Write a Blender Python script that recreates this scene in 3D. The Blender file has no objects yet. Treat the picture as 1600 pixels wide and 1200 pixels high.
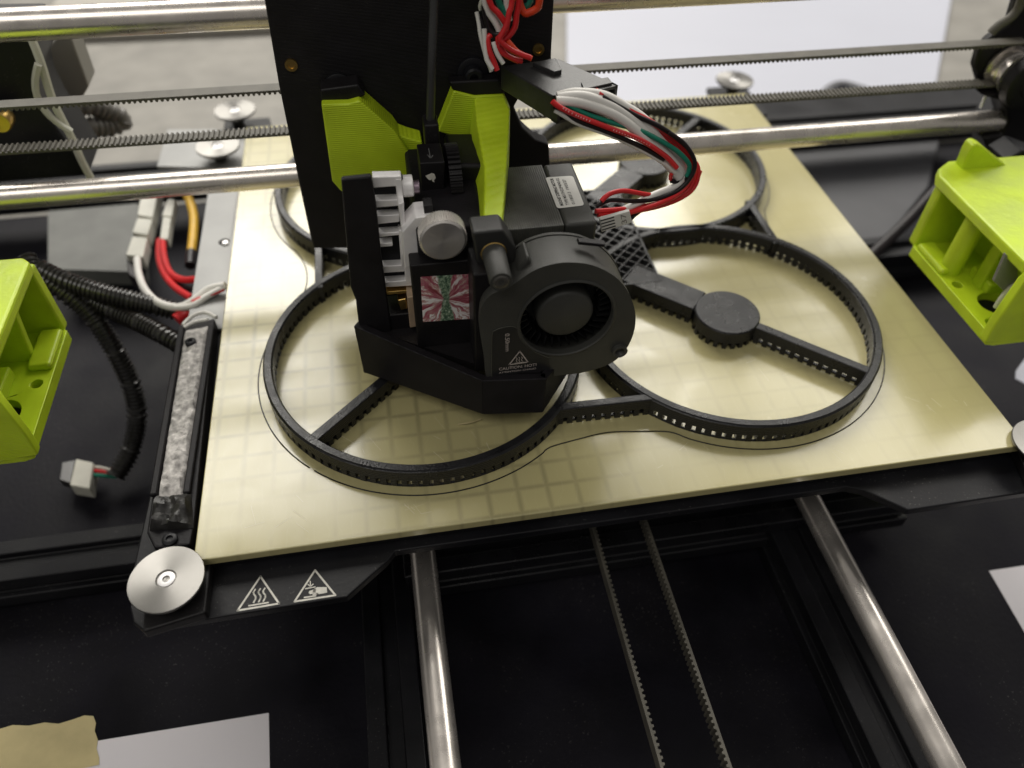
import bpy, bmesh, math, random
from math import sin, cos, pi, radians
from mathutils import Vector, Matrix
random.seed(7)
S = 0.001                                   # everything below is written in millimetres

# ------------------------------------------------------------------ camera
RC = ((0.98496031, -0.17192219, 0.01720307), (-0.11470145, -0.72508366, -0.67904143), (0.12921596, 0.66685564, -0.73389835))
CC = Vector((76.2445, -139.4941, 220.3141)); FPX = 1186.31
sc = bpy.context.scene; COL = sc.collection
cam = bpy.data.cameras.new('camera'); camo = bpy.data.objects.new('camera', cam); COL.objects.link(camo)
cam.sensor_width = 36; cam.lens = FPX / 1600 * 36; cam.clip_start = 0.01; cam.clip_end = 30
right, down, fwd = (Vector(r) for r in RC)
m = Matrix((right, -down, -fwd)).transposed().to_4x4(); m.translation = CC * S
camo.matrix_world = m; sc.camera = camo
cam.dof.use_dof = True; cam.dof.focus_distance = 0.262; cam.dof.aperture_fstop = 7.0

# ------------------------------------------------------------------ room light
w = bpy.data.worlds.new('World'); sc.world = w; w.use_nodes = True
bg = w.node_tree.nodes['Background']; bg.inputs[0].default_value = (1.0, 0.96, 0.91, 1); bg.inputs[1].default_value = 0.165
def area(name, loc, target, sx, sy, power, col=(1, 0.965, 0.895)):
    l = bpy.data.lights.new(name, 'AREA'); l.shape = 'RECTANGLE'; l.size = sx; l.size_y = sy; l.energy = power; l.color = col
    o = bpy.data.objects.new(name, l); COL.objects.link(o); o.location = loc
    o.rotation_euler = (Vector(target) - Vector(loc)).to_track_quat('-Z', 'Y').to_euler(); return o
area('area_light', (0.05, 1.8, 1.6), (0.2, 0.15, 0), 2.2, 1.1, 58)
area('area_light', (1.9, 1.3, 1.7), (0.3, 0.15, 0), 1.3, 1.0, 15)  # added lamp, brightens the right end of the gantry rod
area('area_light', (-0.7, -0.8, 1.9), (0.1, 0.3, 0), 1.6, 0.8, 9.5)
sc.view_settings.view_transform = 'Standard'; sc.view_settings.look = 'None'
sc.view_settings.exposure = 0.30; sc.view_settings.gamma = 1.0
sc.cycles.max_bounces = 6; sc.cycles.use_denoising = True

# ------------------------------------------------------------------ helpers
def A(px, py, **k):
    """world point (mm) seen at photograph pixel px,py lying on the real plane x=, y= or z="""
    d = right * ((px - 800) / FPX) + down * ((py - 600) / FPX) + fwd
    a, v = next(iter(k.items())); i = 'xyz'.index(a)
    return CC + d * ((v - CC[i]) / d[i])
def AP(pts, **k): return [A(x, y, **k) for x, y in pts]
def crom(pts, step):
    P = [Vector(p) for p in pts]; out = []
    for i in range(len(P) - 1):
        p0, p1, p2, p3 = P[max(i-1, 0)], P[i], P[i+1], P[min(i+2, len(P)-1)]
        n = max(2, int((p2 - p1).length / step))
        for k in range(n):
            t = k / n
            out.append(0.5 * ((2*p1) + (p2-p0)*t + (2*p0-5*p1+4*p2-p3)*t*t + (3*p1-p0-3*p2+p3)*t**3))
    out.append(P[-1]); return out
class MB:
    def __init__(s): s.v = []; s.f = []
    def add(s, vs, fs):
        n = len(s.v); s.v += [tuple(v) for v in vs]; s.f += [tuple(i + n for i in f) for f in fs]; return s
    def box(s, x0, x1, y0, y1, z0, z1):
        return s.add([(x0,y0,z0),(x1,y0,z0),(x1,y1,z0),(x0,y1,z0),(x0,y0,z1),(x1,y0,z1),(x1,y1,z1),(x0,y1,z1)],
                     [(0,3,2,1),(4,5,6,7),(0,1,5,4),(1,2,6,5),(2,3,7,6),(3,0,4,7)])
    def prism(s, pts, vec):
        p = [Vector(q) for q in pts]; n = len(p); vec = Vector(vec)
        return s.add(p + [q + vec for q in p], [tuple(range(n)), tuple(range(2*n-1, n-1, -1))] + [(i, n+i, n+(i+1)%n, (i+1)%n) for i in range(n)])
    def loft(s, a, b):
        n = len(a)
        return s.add(list(a) + list(b), [tuple(range(n)), tuple(range(2*n-1, n-1, -1))] + [(i, n+i, n+(i+1)%n, (i+1)%n) for i in range(n)])
    def rings(s, rs, closed=False, caps=True):
        n = len(rs[0]); vs = [v for r in rs for v in r]; fs = []
        m_ = len(rs)
        for k in range(m_ if closed else m_ - 1):
            a, b = k*n, ((k+1) % m_)*n
            fs += [(a+i, a+(i+1)%n, b+(i+1)%n, b+i) for i in range(n)]
        if caps and not closed: fs += [tuple(range(n-1, -1, -1)), tuple((m_-1)*n + i for i in range(n))]
        return s.add(vs, fs)
    def lathe(s, c, axis, prof, seg=32, closed=False):
        """prof = (distance along axis, radius) list"""
        ax = Vector(axis).normalized(); u = ax.orthogonal().normalized(); v = ax.cross(u); c = Vector(c)
        rs = [[c + ax*h + (u*cos(2*pi*i/seg) + v*sin(2*pi*i/seg))*max(r, 1e-3) for i in range(seg)] for h, r in prof]
        return s.rings(rs, closed)
    def cyl(s, p0, p1, r, r1=None, seg=20):
        p0 = Vector(p0); d = Vector(p1) - p0
        return s.lathe(p0, d, [(0, r), (d.length, r if r1 is None else r1)], seg)
    def tube(s, pts, r, seg=8, step=2.0, smooth=True):
        P = crom(pts, step) if smooth else [Vector(p) for p in pts]
        rs = []; up = None
        for i, p in enumerate(P):
            t = (P[min(i+1, len(P)-1)] - P[max(i-1, 0)]).normalized()
            if up is None: up = t.orthogonal().normalized()
            up = (up - t*up.dot(t)).normalized(); b = t.cross(up)
            rr = r(i) if callable(r) else r
            rs.append([p + (up*cos(2*pi*k/seg) + b*sin(2*pi*k/seg))*rr for k in range(seg)])
        return s.rings(rs)
    def bar(s, p0, p1, w, h, n=(0, 0, 1)):
        """flat bar between two points: width w across, height h along n (p on the bottom)"""
        p0, p1, n = Vector(p0), Vector(p1), Vector(n); sd = (p1-p0).cross(n).normalized()*w/2; up = n*h
        return s.prism([p0-sd, p1-sd, p1+sd, p0+sd], up)
    def build(s, name, mat, parent=None, bevel=0, smooth=True, origin=None, seg=2):
        me = bpy.data.meshes.new(name); me.from_pydata([tuple(c*S for c in v) for v in s.v], [], s.f)
        bm = bmesh.new(); bm.from_mesh(me); bmesh.ops.recalc_face_normals(bm, faces=bm.faces); bm.to_mesh(me); bm.free()
        return link(name, me, mat, parent, bevel, smooth, seg)
def link(name, me, mat, parent=None, bevel=0, smooth=True, seg=2):
    if smooth:
        me.polygons.foreach_set('use_smooth', [True]*len(me.polygons)); me.set_sharp_from_angle(angle=radians(38))
    me.materials.append(mat)
    o = bpy.data.objects.new(name, me); COL.objects.link(o)
    if parent:
        o.parent = parent
        o.matrix_parent_inverse = wm(parent).inverted()
    if bevel:
        b = o.modifiers.new('bevel', 'BEVEL'); b.width = bevel*S; b.segments = seg; b.limit_method = 'ANGLE'; b.angle_limit = radians(40); b.harden_normals = True
    return o
def wm(o):
    m_ = Matrix.Translation(o.location) if o.type == 'EMPTY' else Matrix.Identity(4)
    return m_
def thing(name, label, cat, loc=(0, 0, 0), group=None):
    o = bpy.data.objects.new(name, None); COL.objects.link(o); o.empty_display_size = 0.01
    o.location = Vector(loc)*S; o['label'] = label; o['category'] = cat
    if group: o['group'] = group
    return o
def tag(o, label, cat, group=None):
    o['label'] = label; o['category'] = cat
    if group: o['group'] = group
    return o
def struct(o): o['kind'] = 'structure'; return o
def stuff(o): o['kind'] = 'stuff'; return o
def plate_mesh(outer, holes, thick):
    """2D outline with real holes, thickness along +z, mm -> mesh in mm units (scaled later by matrix)"""
    cu = bpy.data.curves.new('c', 'CURVE'); cu.dimensions = '2D'; cu.fill_mode = 'BOTH'; cu.extrude = thick/2
    for loop in [outer] + holes:
        sp = cu.splines.new('POLY'); sp.points.add(len(loop)-1); sp.use_cyclic_u = True
        for p, q in zip(sp.points, loop): p.co = (q[0], q[1], 0, 1)
    o = bpy.data.objects.new('c', cu); me = bpy.data.meshes.new_from_object(o)
    bpy.data.objects.remove(o); bpy.data.curves.remove(cu)
    bm = bmesh.new(); bm.from_mesh(me); bmesh.ops.remove_doubles(bm, verts=bm.verts, dist=1e-4); bmesh.ops.recalc_face_normals(bm, faces=bm.faces); bm.to_mesh(me); bm.free()
    return me
def plate(name, outer, holes, thick, O, U, V, mat, parent=None, bevel=0):
    """outline in the plane spanned by U,V at O; thickness grows along U x V"""
    me = plate_mesh(outer, holes, thick); U, V = Vector(U), Vector(V); N = U.cross(V).normalized()
    M = Matrix((U, V, N)).transposed().to_4x4(); M.translation = Vector(O) + N*thick/2
    me.transform(M); me.transform(Matrix.Scale(S, 4))
    return link(name, me, mat, parent, bevel)
def circ(cx, cy, r, n=28, a0=0, a1=2*pi):
    k = n if abs(a1-a0-2*pi) < 1e-6 else n-1
    return [(cx + r*cos(a0+(a1-a0)*i/k), cy + r*sin(a0+(a1-a0)*i/k)) for i in range(n)]
def plate_xz(name, pts3, holes3, depth, mat, parent=None, bevel=0):
    """outline given as world points on a plane y=const, growing towards +y"""
    y = pts3[0].y
    return plate(name, [(p.x, p.z) for p in pts3], [[(p.x, p.z) for p in h] for h in holes3], depth, (0, y+depth, 0), (1, 0, 0), (0, 0, 1), mat, parent, bevel)
def text(name, s, O, U, V, width, height, mat, parent=None, bold=0.0):
    cu = bpy.data.curves.new('t', 'FONT'); cu.body = s; cu.size = 1; cu.offset = bold
    o = bpy.data.objects.new('t', cu); me = bpy.data.meshes.new_from_object(o)
    bpy.data.objects.remove(o); bpy.data.curves.remove(cu)
    xs = [v.co.x for v in me.vertices]; ys = [v.co.y for v in me.vertices]
    U, V = Vector(U).normalized(), Vector(V).normalized(); x0, y0 = min(xs), min(ys)
    kx, ky = width/(max(xs)-x0), height/(max(ys)-y0); N = U.cross(V)
    for v in me.vertices:
        p = Vector(O) + U*(v.co.x-x0)*kx + V*(v.co.y-y0)*ky + N*0.03; v.co = p*S
    return link(name, me, mat, parent, smooth=False)

# ------------------------------------------------------------------ materials
def mat(name, col, rough=0.5, metal=0.0, spec=0.5, noise=0.0, nscale=60, bump=0.0, bscale=900, coat=0.0, layers=0, rvar=0.0, aniso=None, lw=(0, 0, 1), dust=0.0):
    m_ = bpy.data.materials.new(name); m_.use_nodes = True; nt = m_.node_tree; N = nt.nodes; L = nt.links
    b = N['Principled BSDF']; b.inputs['Base Color'].default_value = (*col, 1); b.inputs['Roughness'].default_value = rough
    b.inputs['Metallic'].default_value = metal; b.inputs['Specular IOR Level'].default_value = spec; b.inputs['Coat Weight'].default_value = coat
    tc = N.new('ShaderNodeTexCoord'); geo = N.new('ShaderNodeNewGeometry')
    if noise or rvar:
        n = N.new('ShaderNodeTexNoise'); n.inputs['Scale'].default_value = nscale; n.inputs['Detail'].default_value = 5; L.new(geo.outputs['Position'], n.inputs['Vector'])
        if noise:
            mx = N.new('ShaderNodeMix'); mx.data_type = 'RGBA'
            mx.inputs['A'].default_value = tuple(max(0, c*(1-noise)) for c in col) + (1,); mx.inputs['B'].default_value = tuple(min(1, c*(1+noise)) for c in col) + (1,)
            mr = N.new('ShaderNodeMapRange'); mr.inputs['From Min'].default_value = 0.3; mr.inputs['From Max'].default_value = 0.7
            L.new(n.outputs['Fac'], mr.inputs['Value']); L.new(mr.outputs['Result'], mx.inputs['Factor']); L.new(mx.outputs['Result'], b.inputs['Base Color'])
        if rvar:
            mr2 = N.new('ShaderNodeMapRange'); mr2.inputs['From Min'].default_value = 0.3; mr2.inputs['From Max'].default_value = 0.7
            mr2.inputs['To Min'].default_value = max(0.02, rough-rvar); mr2.inputs['To Max'].default_value = min(1, rough+rvar)
            L.new(n.outputs['Fac'], mr2.inputs['Value']); L.new(mr2.outputs['Result'], b.inputs['Roughness'])
    if dust:
        nd = N.new('ShaderNodeTexNoise'); nd.inputs['Scale'].default_value = 1300; nd.inputs['Detail'].default_value = 1; L.new(geo.outputs['Position'], nd.inputs['Vector'])
        nb = N.new('ShaderNodeTexNoise'); nb.inputs['Scale'].default_value = 22; nb.inputs['Detail'].default_value = 4; L.new(geo.outputs['Position'], nb.inputs['Vector'])
        q1 = N.new('ShaderNodeMapRange'); q1.inputs['From Min'].default_value = 0.70; q1.inputs['From Max'].default_value = 0.76; q1.inputs['To Max'].default_value = dust; L.new(nd.outputs['Fac'], q1.inputs['Value'])
        q2 = N.new('ShaderNodeMapRange'); q2.inputs['From Min'].default_value = 0.42; q2.inputs['From Max'].default_value = 0.75; q2.inputs['To Max'].default_value = 0.07*dust; L.new(nb.outputs['Fac'], q2.inputs['Value'])
        q3 = N.new('ShaderNodeMapRange'); q3.inputs['From Min'].default_value = 0.45; q3.inputs['From Max'].default_value = 0.7; L.new(nb.outputs['Fac'], q3.inputs['Value'])
        qm = N.new('ShaderNodeMath'); qm.operation = 'MULTIPLY'; L.new(q1.outputs['Result'], qm.inputs[0]); L.new(q3.outputs['Result'], qm.inputs[1])
        qs = N.new('ShaderNodeMath'); qs.operation = 'ADD'; L.new(qm.outputs[0], qs.inputs[0]); L.new(q2.outputs['Result'], qs.inputs[1])
        md = N.new('ShaderNodeMix'); md.data_type = 'RGBA'; md.inputs['B'].default_value = (0.30, 0.29, 0.27, 1); L.new(qs.outputs[0], md.inputs['Factor'])
        if b.inputs['Base Color'].links: L.new(b.inputs['Base Color'].links[0].from_socket, md.inputs['A'])
        else: md.inputs['A'].default_value = (*col, 1)
        L.new(md.outputs['Result'], b.inputs['Base Color'])
    prev = None
    if bump:
        n2 = N.new('ShaderNodeTexNoise'); n2.inputs['Scale'].default_value = bscale; n2.inputs['Detail'].default_value = 3; L.new(geo.outputs['Position'], n2.inputs['Vector'])
        bp = N.new('ShaderNodeBump'); bp.inputs['Strength'].default_value = bump; bp.inputs['Distance'].default_value = 0.0003
        L.new(n2.outputs['Fac'], bp.inputs['Height']); prev = bp
    if layers:
        wv = N.new('ShaderNodeTexWave'); wv.wave_type = 'BANDS'; wv.bands_direction = 'Z' if lw[2] else ('Y' if lw[1] else 'X'); wv.inputs['Scale'].default_value = layers; wv.inputs['Distortion'].default_value = 1.2
        wv.inputs['Detail'].default_value = 1
        L.new(geo.outputs['Position'], wv.inputs['Vector'])
        bp2 = N.new('ShaderNodeBump'); bp2.inputs['Strength'].default_value = 0.5; bp2.inputs['Distance'].default_value = 0.00016
        L.new(wv.outputs['Fac'], bp2.inputs['Height'])
        if prev: L.new(prev.outputs['Normal'], bp2.inputs['Normal'])
        prev = bp2
    if prev: L.new(prev.outputs['Normal'], b.inputs['Normal'])
    if aniso:
        t = N.new('ShaderNodeTangent'); t.direction_type = 'RADIAL'; t.axis = aniso; L.new(t.outputs['Tangent'], b.inputs['Tangent']); b.inputs['Anisotropic'].default_value = 0.75
    return m_
BLK = mat('black_plastic', (0.008, 0.007, 0.008), 0.45, spec=0.3, dust=0.15, noise=0.35, nscale=90, bump=0.25, bscale=1500)
PRT = mat('black_printed', (0.009, 0.008, 0.0095), 0.5, spec=0.2, dust=0.12, noise=0.3, nscale=120, bump=0.15, bscale=1600, layers=700)
RNG = mat('black_filament', (0.010, 0.010, 0.0115), 0.32, spec=0.4, noise=0.4, nscale=150, bump=0.6, bscale=1500, layers=330, rvar=0.12)
FAN = mat('fan_plastic', (0.040, 0.040, 0.036), 0.5, noise=0.2, nscale=60, bump=0.3, bscale=2600)
STL = mat('motor_steel', (0.055, 0.055, 0.048), 0.42, metal=0.0, spec=0.7, noise=0.3, nscale=200, layers=420, lw=(1, 0, 0))
BLM = mat('black_metal', (0.007, 0.007, 0.009), 0.42, spec=0.22, dust=0.35, noise=0.4, nscale=40, bump=0.15, bscale=700, rvar=0.08)
GLB = mat('anodised_black', (0.008, 0.008, 0.010), 0.30, spec=0.5, noise=0.3, nscale=60, rvar=0.08, dust=0.2)
TBL = mat('black_table', (0.0065, 0.006, 0.0095), 0.55, spec=0.12, dust=0.3, noise=0.45, nscale=25, bump=0.4, bscale=500, rvar=0.1)
GRN = mat('lime_plastic', (0.53, 0.69, 0.020), 0.42, noise=0.13, nscale=70, layers=420, bump=0.08, rvar=0.1)
GRN.node_tree.nodes['Principled BSDF'].inputs['Subsurface Weight'].default_value = 0.15
GRN.node_tree.nodes['Principled BSDF'].inputs['Subsurface Radius'].default_value = (0.002, 0.002, 0.0005)
GRN.node_tree.nodes['Principled BSDF'].inputs['Subsurface Scale'].default_value = 1.0
ROD = mat('polished_steel', (0.72, 0.67, 0.62), 0.27, 0.82, noise=0.10, nscale=90, rvar=0.07, bump=0.04, bscale=300)
ALU = mat('turned_aluminium', (0.25, 0.242, 0.228), 0.33, 1.0, noise=0.04, nscale=200, aniso='Z')
ALY = mat('knurled_aluminium', (0.72, 0.69, 0.65), 0.32, 0.85, noise=0.05, nscale=300, aniso='Y')
ALB = mat('milled_aluminium', (0.93, 0.91, 0.91), 0.42, 0.3, noise=0.08, nscale=120, bump=0.12, bscale=1800)
SIL = mat('grey_aluminium', (0.27, 0.27, 0.265), 0.55, 0.4, noise=0.08, nscale=50)
BRS = mat('brass', (0.62, 0.42, 0.14), 0.32, 1.0, noise=0.15, nscale=300)
COP = mat('copper_block', (0.62, 0.34, 0.10), 0.4, 0.8, noise=0.2, nscale=150)
TAN = mat('tan_block', (0.50, 0.37, 0.25), 0.5, 0.3, noise=0.1, nscale=200)
BLT = mat('belt_rubber', (0.085, 0.078, 0.062), 0.62, noise=0.2, nscale=150, bump=0.3, bscale=2500)
WHT = mat('white_insulation', (0.72, 0.70, 0.66), 0.45, noise=0.05, nscale=100)
RED = mat('red_insulation', (0.62, 0.018, 0.022), 0.35, noise=0.12, nscale=120)
ORG = mat('orange_insulation', (0.72, 0.06, 0.015), 0.35, noise=0.1, nscale=120)
GRW = mat('green_insulation', (0.005, 0.20, 0.13), 0.38, noise=0.1, nscale=120)
BKW = mat('black_insulation', (0.012, 0.008, 0.009), 0.4, spec=0.3, noise=0.3, nscale=150)
YEL = mat('yellow_insulation', (0.72, 0.42, 0.02), 0.45, noise=0.1, nscale=150)
CON = mat('white_nylon', (0.66, 0.64, 0.55), 0.5, noise=0.05, nscale=150)
CNG = mat('pale_connector', (0.60, 0.59, 0.52), 0.5, noise=0.07, nscale=150)
INK = mat('white_ink', (0.62, 0.60, 0.54), 0.6, noise=0.12, nscale=500)
PNK = mat('fan_print_ink', (0.42, 0.37, 0.34), 0.6, noise=0.2, nscale=600)
LBL = mat('label_paper', (0.66, 0.65, 0.61), 0.55, noise=0.04, nscale=300)
TXT = mat('label_ink', (0.02, 0.02, 0.02), 0.6)
PAP = mat('white_paper', (0.74, 0.71, 0.74), 0.75, noise=0.02, nscale=20, bump=0.05, bscale=400)
TAP = mat('masking_tape', (0.50, 0.42, 0.215), 0.7, noise=0.16, nscale=60, bump=0.35, bscale=220)
CLT = mat('corrugated_plastic', (0.022, 0.020, 0.017), 0.3, spec=0.8, noise=0.3, nscale=100)
SLV = mat('clear_cable_tie', (0.55, 0.55, 0.46), 0.35, noise=0.1, nscale=80)
WAL = mat('desk_grey', (0.22, 0.208, 0.185), 0.6, noise=0.16, nscale=38, bump=0.1, bscale=60)
BRD = mat('bright_area_board', (0.46, 0.47, 0.535), 0.45, noise=0.03, nscale=6)
PAD = mat('felt_pad', (0.46, 0.44, 0.42), 0.9, noise=0.5, nscale=420, bump=1.0, bscale=600)
DRT = mat('charred_plastic', (0.014, 0.013, 0.012), 0.45, noise=0.6, nscale=250, bump=1.0, bscale=450)

def bed_material():
    m_ = mat('bed_sheet', (0.58, 0.52, 0.30), 0.25, spec=0.3, coat=1.0, rvar=0.03, nscale=25)
    m_.node_tree.nodes['Principled BSDF'].inputs['Coat Roughness'].default_value = 0.15; m_.node_tree.nodes['Principled BSDF'].inputs['Coat IOR'].default_value = 1.5
    nt = m_.node_tree; N, L = nt.nodes, nt.links; b = N['Principled BSDF']
    geo = N.new('ShaderNodeNewGeometry'); sep = N.new('ShaderNodeSeparateXYZ'); L.new(geo.outputs['Position'], sep.inputs[0])
    def math_(op, a, bb=None, c=None):
        n = N.new('ShaderNodeMath'); n.operation = op
        for i, v in enumerate((a, bb, c)):
            if v is None: continue
            if hasattr(v, 'links'): L.new(v, n.inputs[i])
            else: n.inputs[i].default_value = v
        return n.outputs[0]
    def line(sock, pitch, off, wd):
        t = math_('FRACT', math_('DIVIDE', math_('ADD', sock, off), pitch))
        d = math_('ABSOLUTE', math_('SUBTRACT', t, 0.5))
        mr = N.new('ShaderNodeMapRange'); mr.interpolation_type = 'SMOOTHSTEP'; mr.inputs['From Min'].default_value = wd; mr.inputs['From Max'].default_value = 0.0
        L.new(d, mr.inputs['Value']); return mr.outputs['Result']
    g = math_('MAXIMUM', line(sep.outputs[0], 0.0105, 0.002, 0.15), line(sep.outputs[1], 0.0100, 0.004, 0.15))
    n = N.new('ShaderNodeTexNoise'); n.inputs['Scale'].default_value = 14; n.inputs['Detail'].default_value = 3; L.new(geo.outputs['Position'], n.inputs['Vector'])
    mr = N.new('ShaderNodeMapRange'); mr.inputs['From Min'].default_value = 0.38; mr.inputs['From Max'].default_value = 0.62; mr.inputs['To Max'].default_value = 0.36; L.new(n.outputs['Fac'], mr.inputs['Value'])
    mg = N.new('ShaderNodeMapRange'); mg.interpolation_type = 'SMOOTHSTEP'; mg.inputs['From Min'].default_value = 0.26; mg.inputs['From Max'].default_value = 0.06; mg.inputs['To Min'].default_value = 0.25; mg.inputs['To Max'].default_value = 1.5; L.new(sep.outputs[0], mg.inputs['Value'])
    fac = math_('MULTIPLY', math_('MULTIPLY', g, mr.outputs['Result']), mg.outputs['Result'])
    n2 = N.new('ShaderNodeTexNoise'); n2.inputs['Scale'].default_value = 20; n2.inputs['Detail'].default_value = 6; L.new(geo.outputs['Position'], n2.inputs['Vector'])
    m1 = N.new('ShaderNodeMix'); m1.data_type = 'RGBA'; m1.inputs['A'].default_value = (0.43, 0.385, 0.188, 1); m1.inputs['B'].default_value = (0.485, 0.435, 0.22, 1); L.new(n2.outputs['Fac'], m1.inputs['Factor'])
    m2 = N.new('ShaderNodeMix'); m2.data_type = 'RGBA'; m2.inputs['B'].default_value = (0.17, 0.155, 0.085, 1); L.new(m1.outputs['Result'], m2.inputs['A']); L.new(fac, m2.inputs['Factor'])
    # thin scratches
    vo = N.new('ShaderNodeTexWave'); vo.inputs['Scale'].default_value = 70; vo.inputs['Distortion'].default_value = 9; vo.inputs['Detail'].default_value = 4; L.new(geo.outputs['Position'], vo.inputs['Vector'])
    mr3 = N.new('ShaderNodeMapRange'); mr3.inputs['From Min'].default_value = 0.985; mr3.inputs['From Max'].default_value = 1.0; mr3.inputs['To Max'].default_value = 0.10; L.new(vo.outputs['Fac'], mr3.inputs['Value'])
    m3 = N.new('ShaderNodeMix'); m3.data_type = 'RGBA'; m3.inputs['B'].default_value = (0.6, 0.55, 0.35, 1); L.new(m2.outputs['Result'], m3.inputs['A']); L.new(mr3.outputs['Result'], m3.inputs['Factor'])
    n4 = N.new('ShaderNodeTexNoise'); n4.inputs['Scale'].default_value = 32; n4.inputs['Detail'].default_value = 7; n4.inputs['Roughness'].default_value = 0.65; n4.inputs['Distortion'].default_value = 0.6; L.new(geo.outputs['Position'], n4.inputs['Vector'])
    mr4 = N.new('ShaderNodeMapRange'); mr4.inputs['From Min'].default_value = 0.35; mr4.inputs['From Max'].default_value = 0.65; mr4.inputs['To Min'].default_value = 0.10; mr4.inputs['To Max'].default_value = 0.26; L.new(n4.outputs['Fac'], mr4.inputs['Value'])
    L.new(mr4.outputs['Result'], b.inputs['Coat Roughness'])
    L.new(m3.outputs['Result'], b.inputs['Base Color'])
    return m_
BED = bed_material()

def holo_material():
    m_ = mat('hologram_foil', (0.5, 0.2, 0.25), 0.3, 0.0)
    nt = m_.node_tree; N, L = nt.nodes, nt.links; b = N['Principled BSDF']
    tc = N.new('ShaderNodeNewGeometry'); m0 = N.new('ShaderNodeVectorMath'); m0.operation = 'SUBTRACT'; m0.inputs[1].default_value = (0.0908, 0.0568, 0.0504)
    L.new(tc.outputs['Position'], m0.inputs[0]); mp = N.new('ShaderNodeVectorMath'); mp.operation = 'SCALE'; mp.inputs['Scale'].default_value = 60.0; L.new(m0.outputs[0], mp.inputs[0]); sep = N.new('ShaderNodeSeparateXYZ'); L.new(mp.outputs[0], sep.inputs[0])
    at = N.new('ShaderNodeMath'); at.operation = 'ARCTAN2'; L.new(sep.outputs[2], at.inputs[0]); L.new(sep.outputs[0], at.inputs[1])
    ln = N.new('ShaderNodeVectorMath'); ln.operation = 'LENGTH'; L.new(mp.outputs[0], ln.inputs[0])
    nz = N.new('ShaderNodeTexNoise'); nz.inputs['Scale'].default_value = 5; nz.inputs['Detail'].default_value = 3; L.new(mp.outputs[0], nz.inputs['Vector'])
    wob = N.new('ShaderNodeMath'); wob.operation = 'MULTIPLY_ADD'; wob.inputs[1].default_value = 0.4; L.new(nz.outputs['Fac'], wob.inputs[0]); L.new(at.outputs[0], wob.inputs[2])
    cb = N.new('ShaderNodeCombineXYZ'); L.new(wob.outputs[0], cb.inputs[0])
    sc_ = N.new('ShaderNodeMath'); sc_.operation = 'MULTIPLY'; sc_.inputs[1].default_value = 0.3; L.new(ln.outputs['Value'], sc_.inputs[0]); L.new(sc_.outputs[0], cb.inputs[1])
    def ramp(src, stops):
        cr = N.new('ShaderNodeValToRGB'); e = cr.color_ramp.elements
        e[0].position, e[0].color = stops[0][0], (*stops[0][1], 1); e[1].position, e[1].color = stops[-1][0], (*stops[-1][1], 1)
        for p_, c_ in stops[1:-1]: x = e.new(p_); x.color = (*c_, 1)
        L.new(src, cr.inputs[0]); return cr.outputs[0]
    n = N.new('ShaderNodeTexNoise'); n.inputs['Scale'].default_value = 2.6; n.inputs['Detail'].default_value = 7; n.inputs['Roughness'].default_value = 0.72; L.new(cb.outputs[0], n.inputs['Vector'])
    rays = ramp(n.outputs['Fac'], [(0.30, (0.12, 0.04, 0.035)), (0.42, (0.30, 0.05, 0.07)), (0.49, (0.52, 0.17, 0.23)), (0.53, (0.56, 0.38, 0.32)), (0.555, (1.0, 0.88, 0.92)), (0.60, (1.0, 1.0, 1.0))])
    n2 = N.new('ShaderNodeTexNoise'); n2.inputs['Scale'].default_value = 14; n2.inputs['Detail'].default_value = 5; n2.inputs['Roughness'].default_value = 0.7; L.new(mp.outputs[0], n2.inputs['Vector'])
    grn = ramp(n2.outputs['Fac'], [(0.36, (0.015, 0.04, 0.035)), (0.5, (0.16, 0.26, 0.17)), (0.60, (0.42, 0.55, 0.40)), (0.68, (0.8, 0.85, 0.8))])
    ab0 = N.new('ShaderNodeMath'); ab0.operation = 'MULTIPLY_ADD'; ab0.inputs[1].default_value = 0.12; ab0.inputs[2].default_value = -0.06; L.new(nz.outputs['Fac'], ab0.inputs[0])
    ab1 = N.new('ShaderNodeMath'); ab1.operation = 'ADD'; L.new(sep.outputs[0], ab1.inputs[0]); L.new(ab0.outputs[0], ab1.inputs[1])
    ab = N.new('ShaderNodeMath'); ab.operation = 'ABSOLUTE'; L.new(ab1.outputs[0], ab.inputs[0])
    zz = N.new('ShaderNodeMath'); zz.operation = 'ABSOLUTE'; L.new(sep.outputs[2], zz.inputs[0])
    wd = N.new('ShaderNodeMath'); wd.operation = 'MULTIPLY_ADD'; wd.inputs[1].default_value = -0.16; L.new(zz.outputs[0], wd.inputs[0]); L.new(ab.outputs[0], wd.inputs[2])
    mr = N.new('ShaderNodeMapRange'); mr.inputs['From Min'].default_value = 0.075; mr.inputs['From Max'].default_value = 0.04; L.new(wd.outputs[0], mr.inputs['Value'])
    mx = N.new('ShaderNodeMix'); mx.data_type = 'RGBA'; L.new(mr.outputs['Result'], mx.inputs['Factor']); L.new(rays, mx.inputs['A']); L.new(grn, mx.inputs['B'])
    bp = N.new('ShaderNodeBump'); bp.inputs['Strength'].default_value = 0.8; bp.inputs['Distance'].default_value = 0.0008; L.new(n.outputs['Fac'], bp.inputs['Height']); L.new(bp.outputs['Normal'], b.inputs['Normal']); b.inputs['Metallic'].default_value = 0.25; b.inputs['Roughness'].default_value = 0.2
    L.new(mx.outputs['Result'], b.inputs['Base Color']); return m_
HOL = holo_material()

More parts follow.
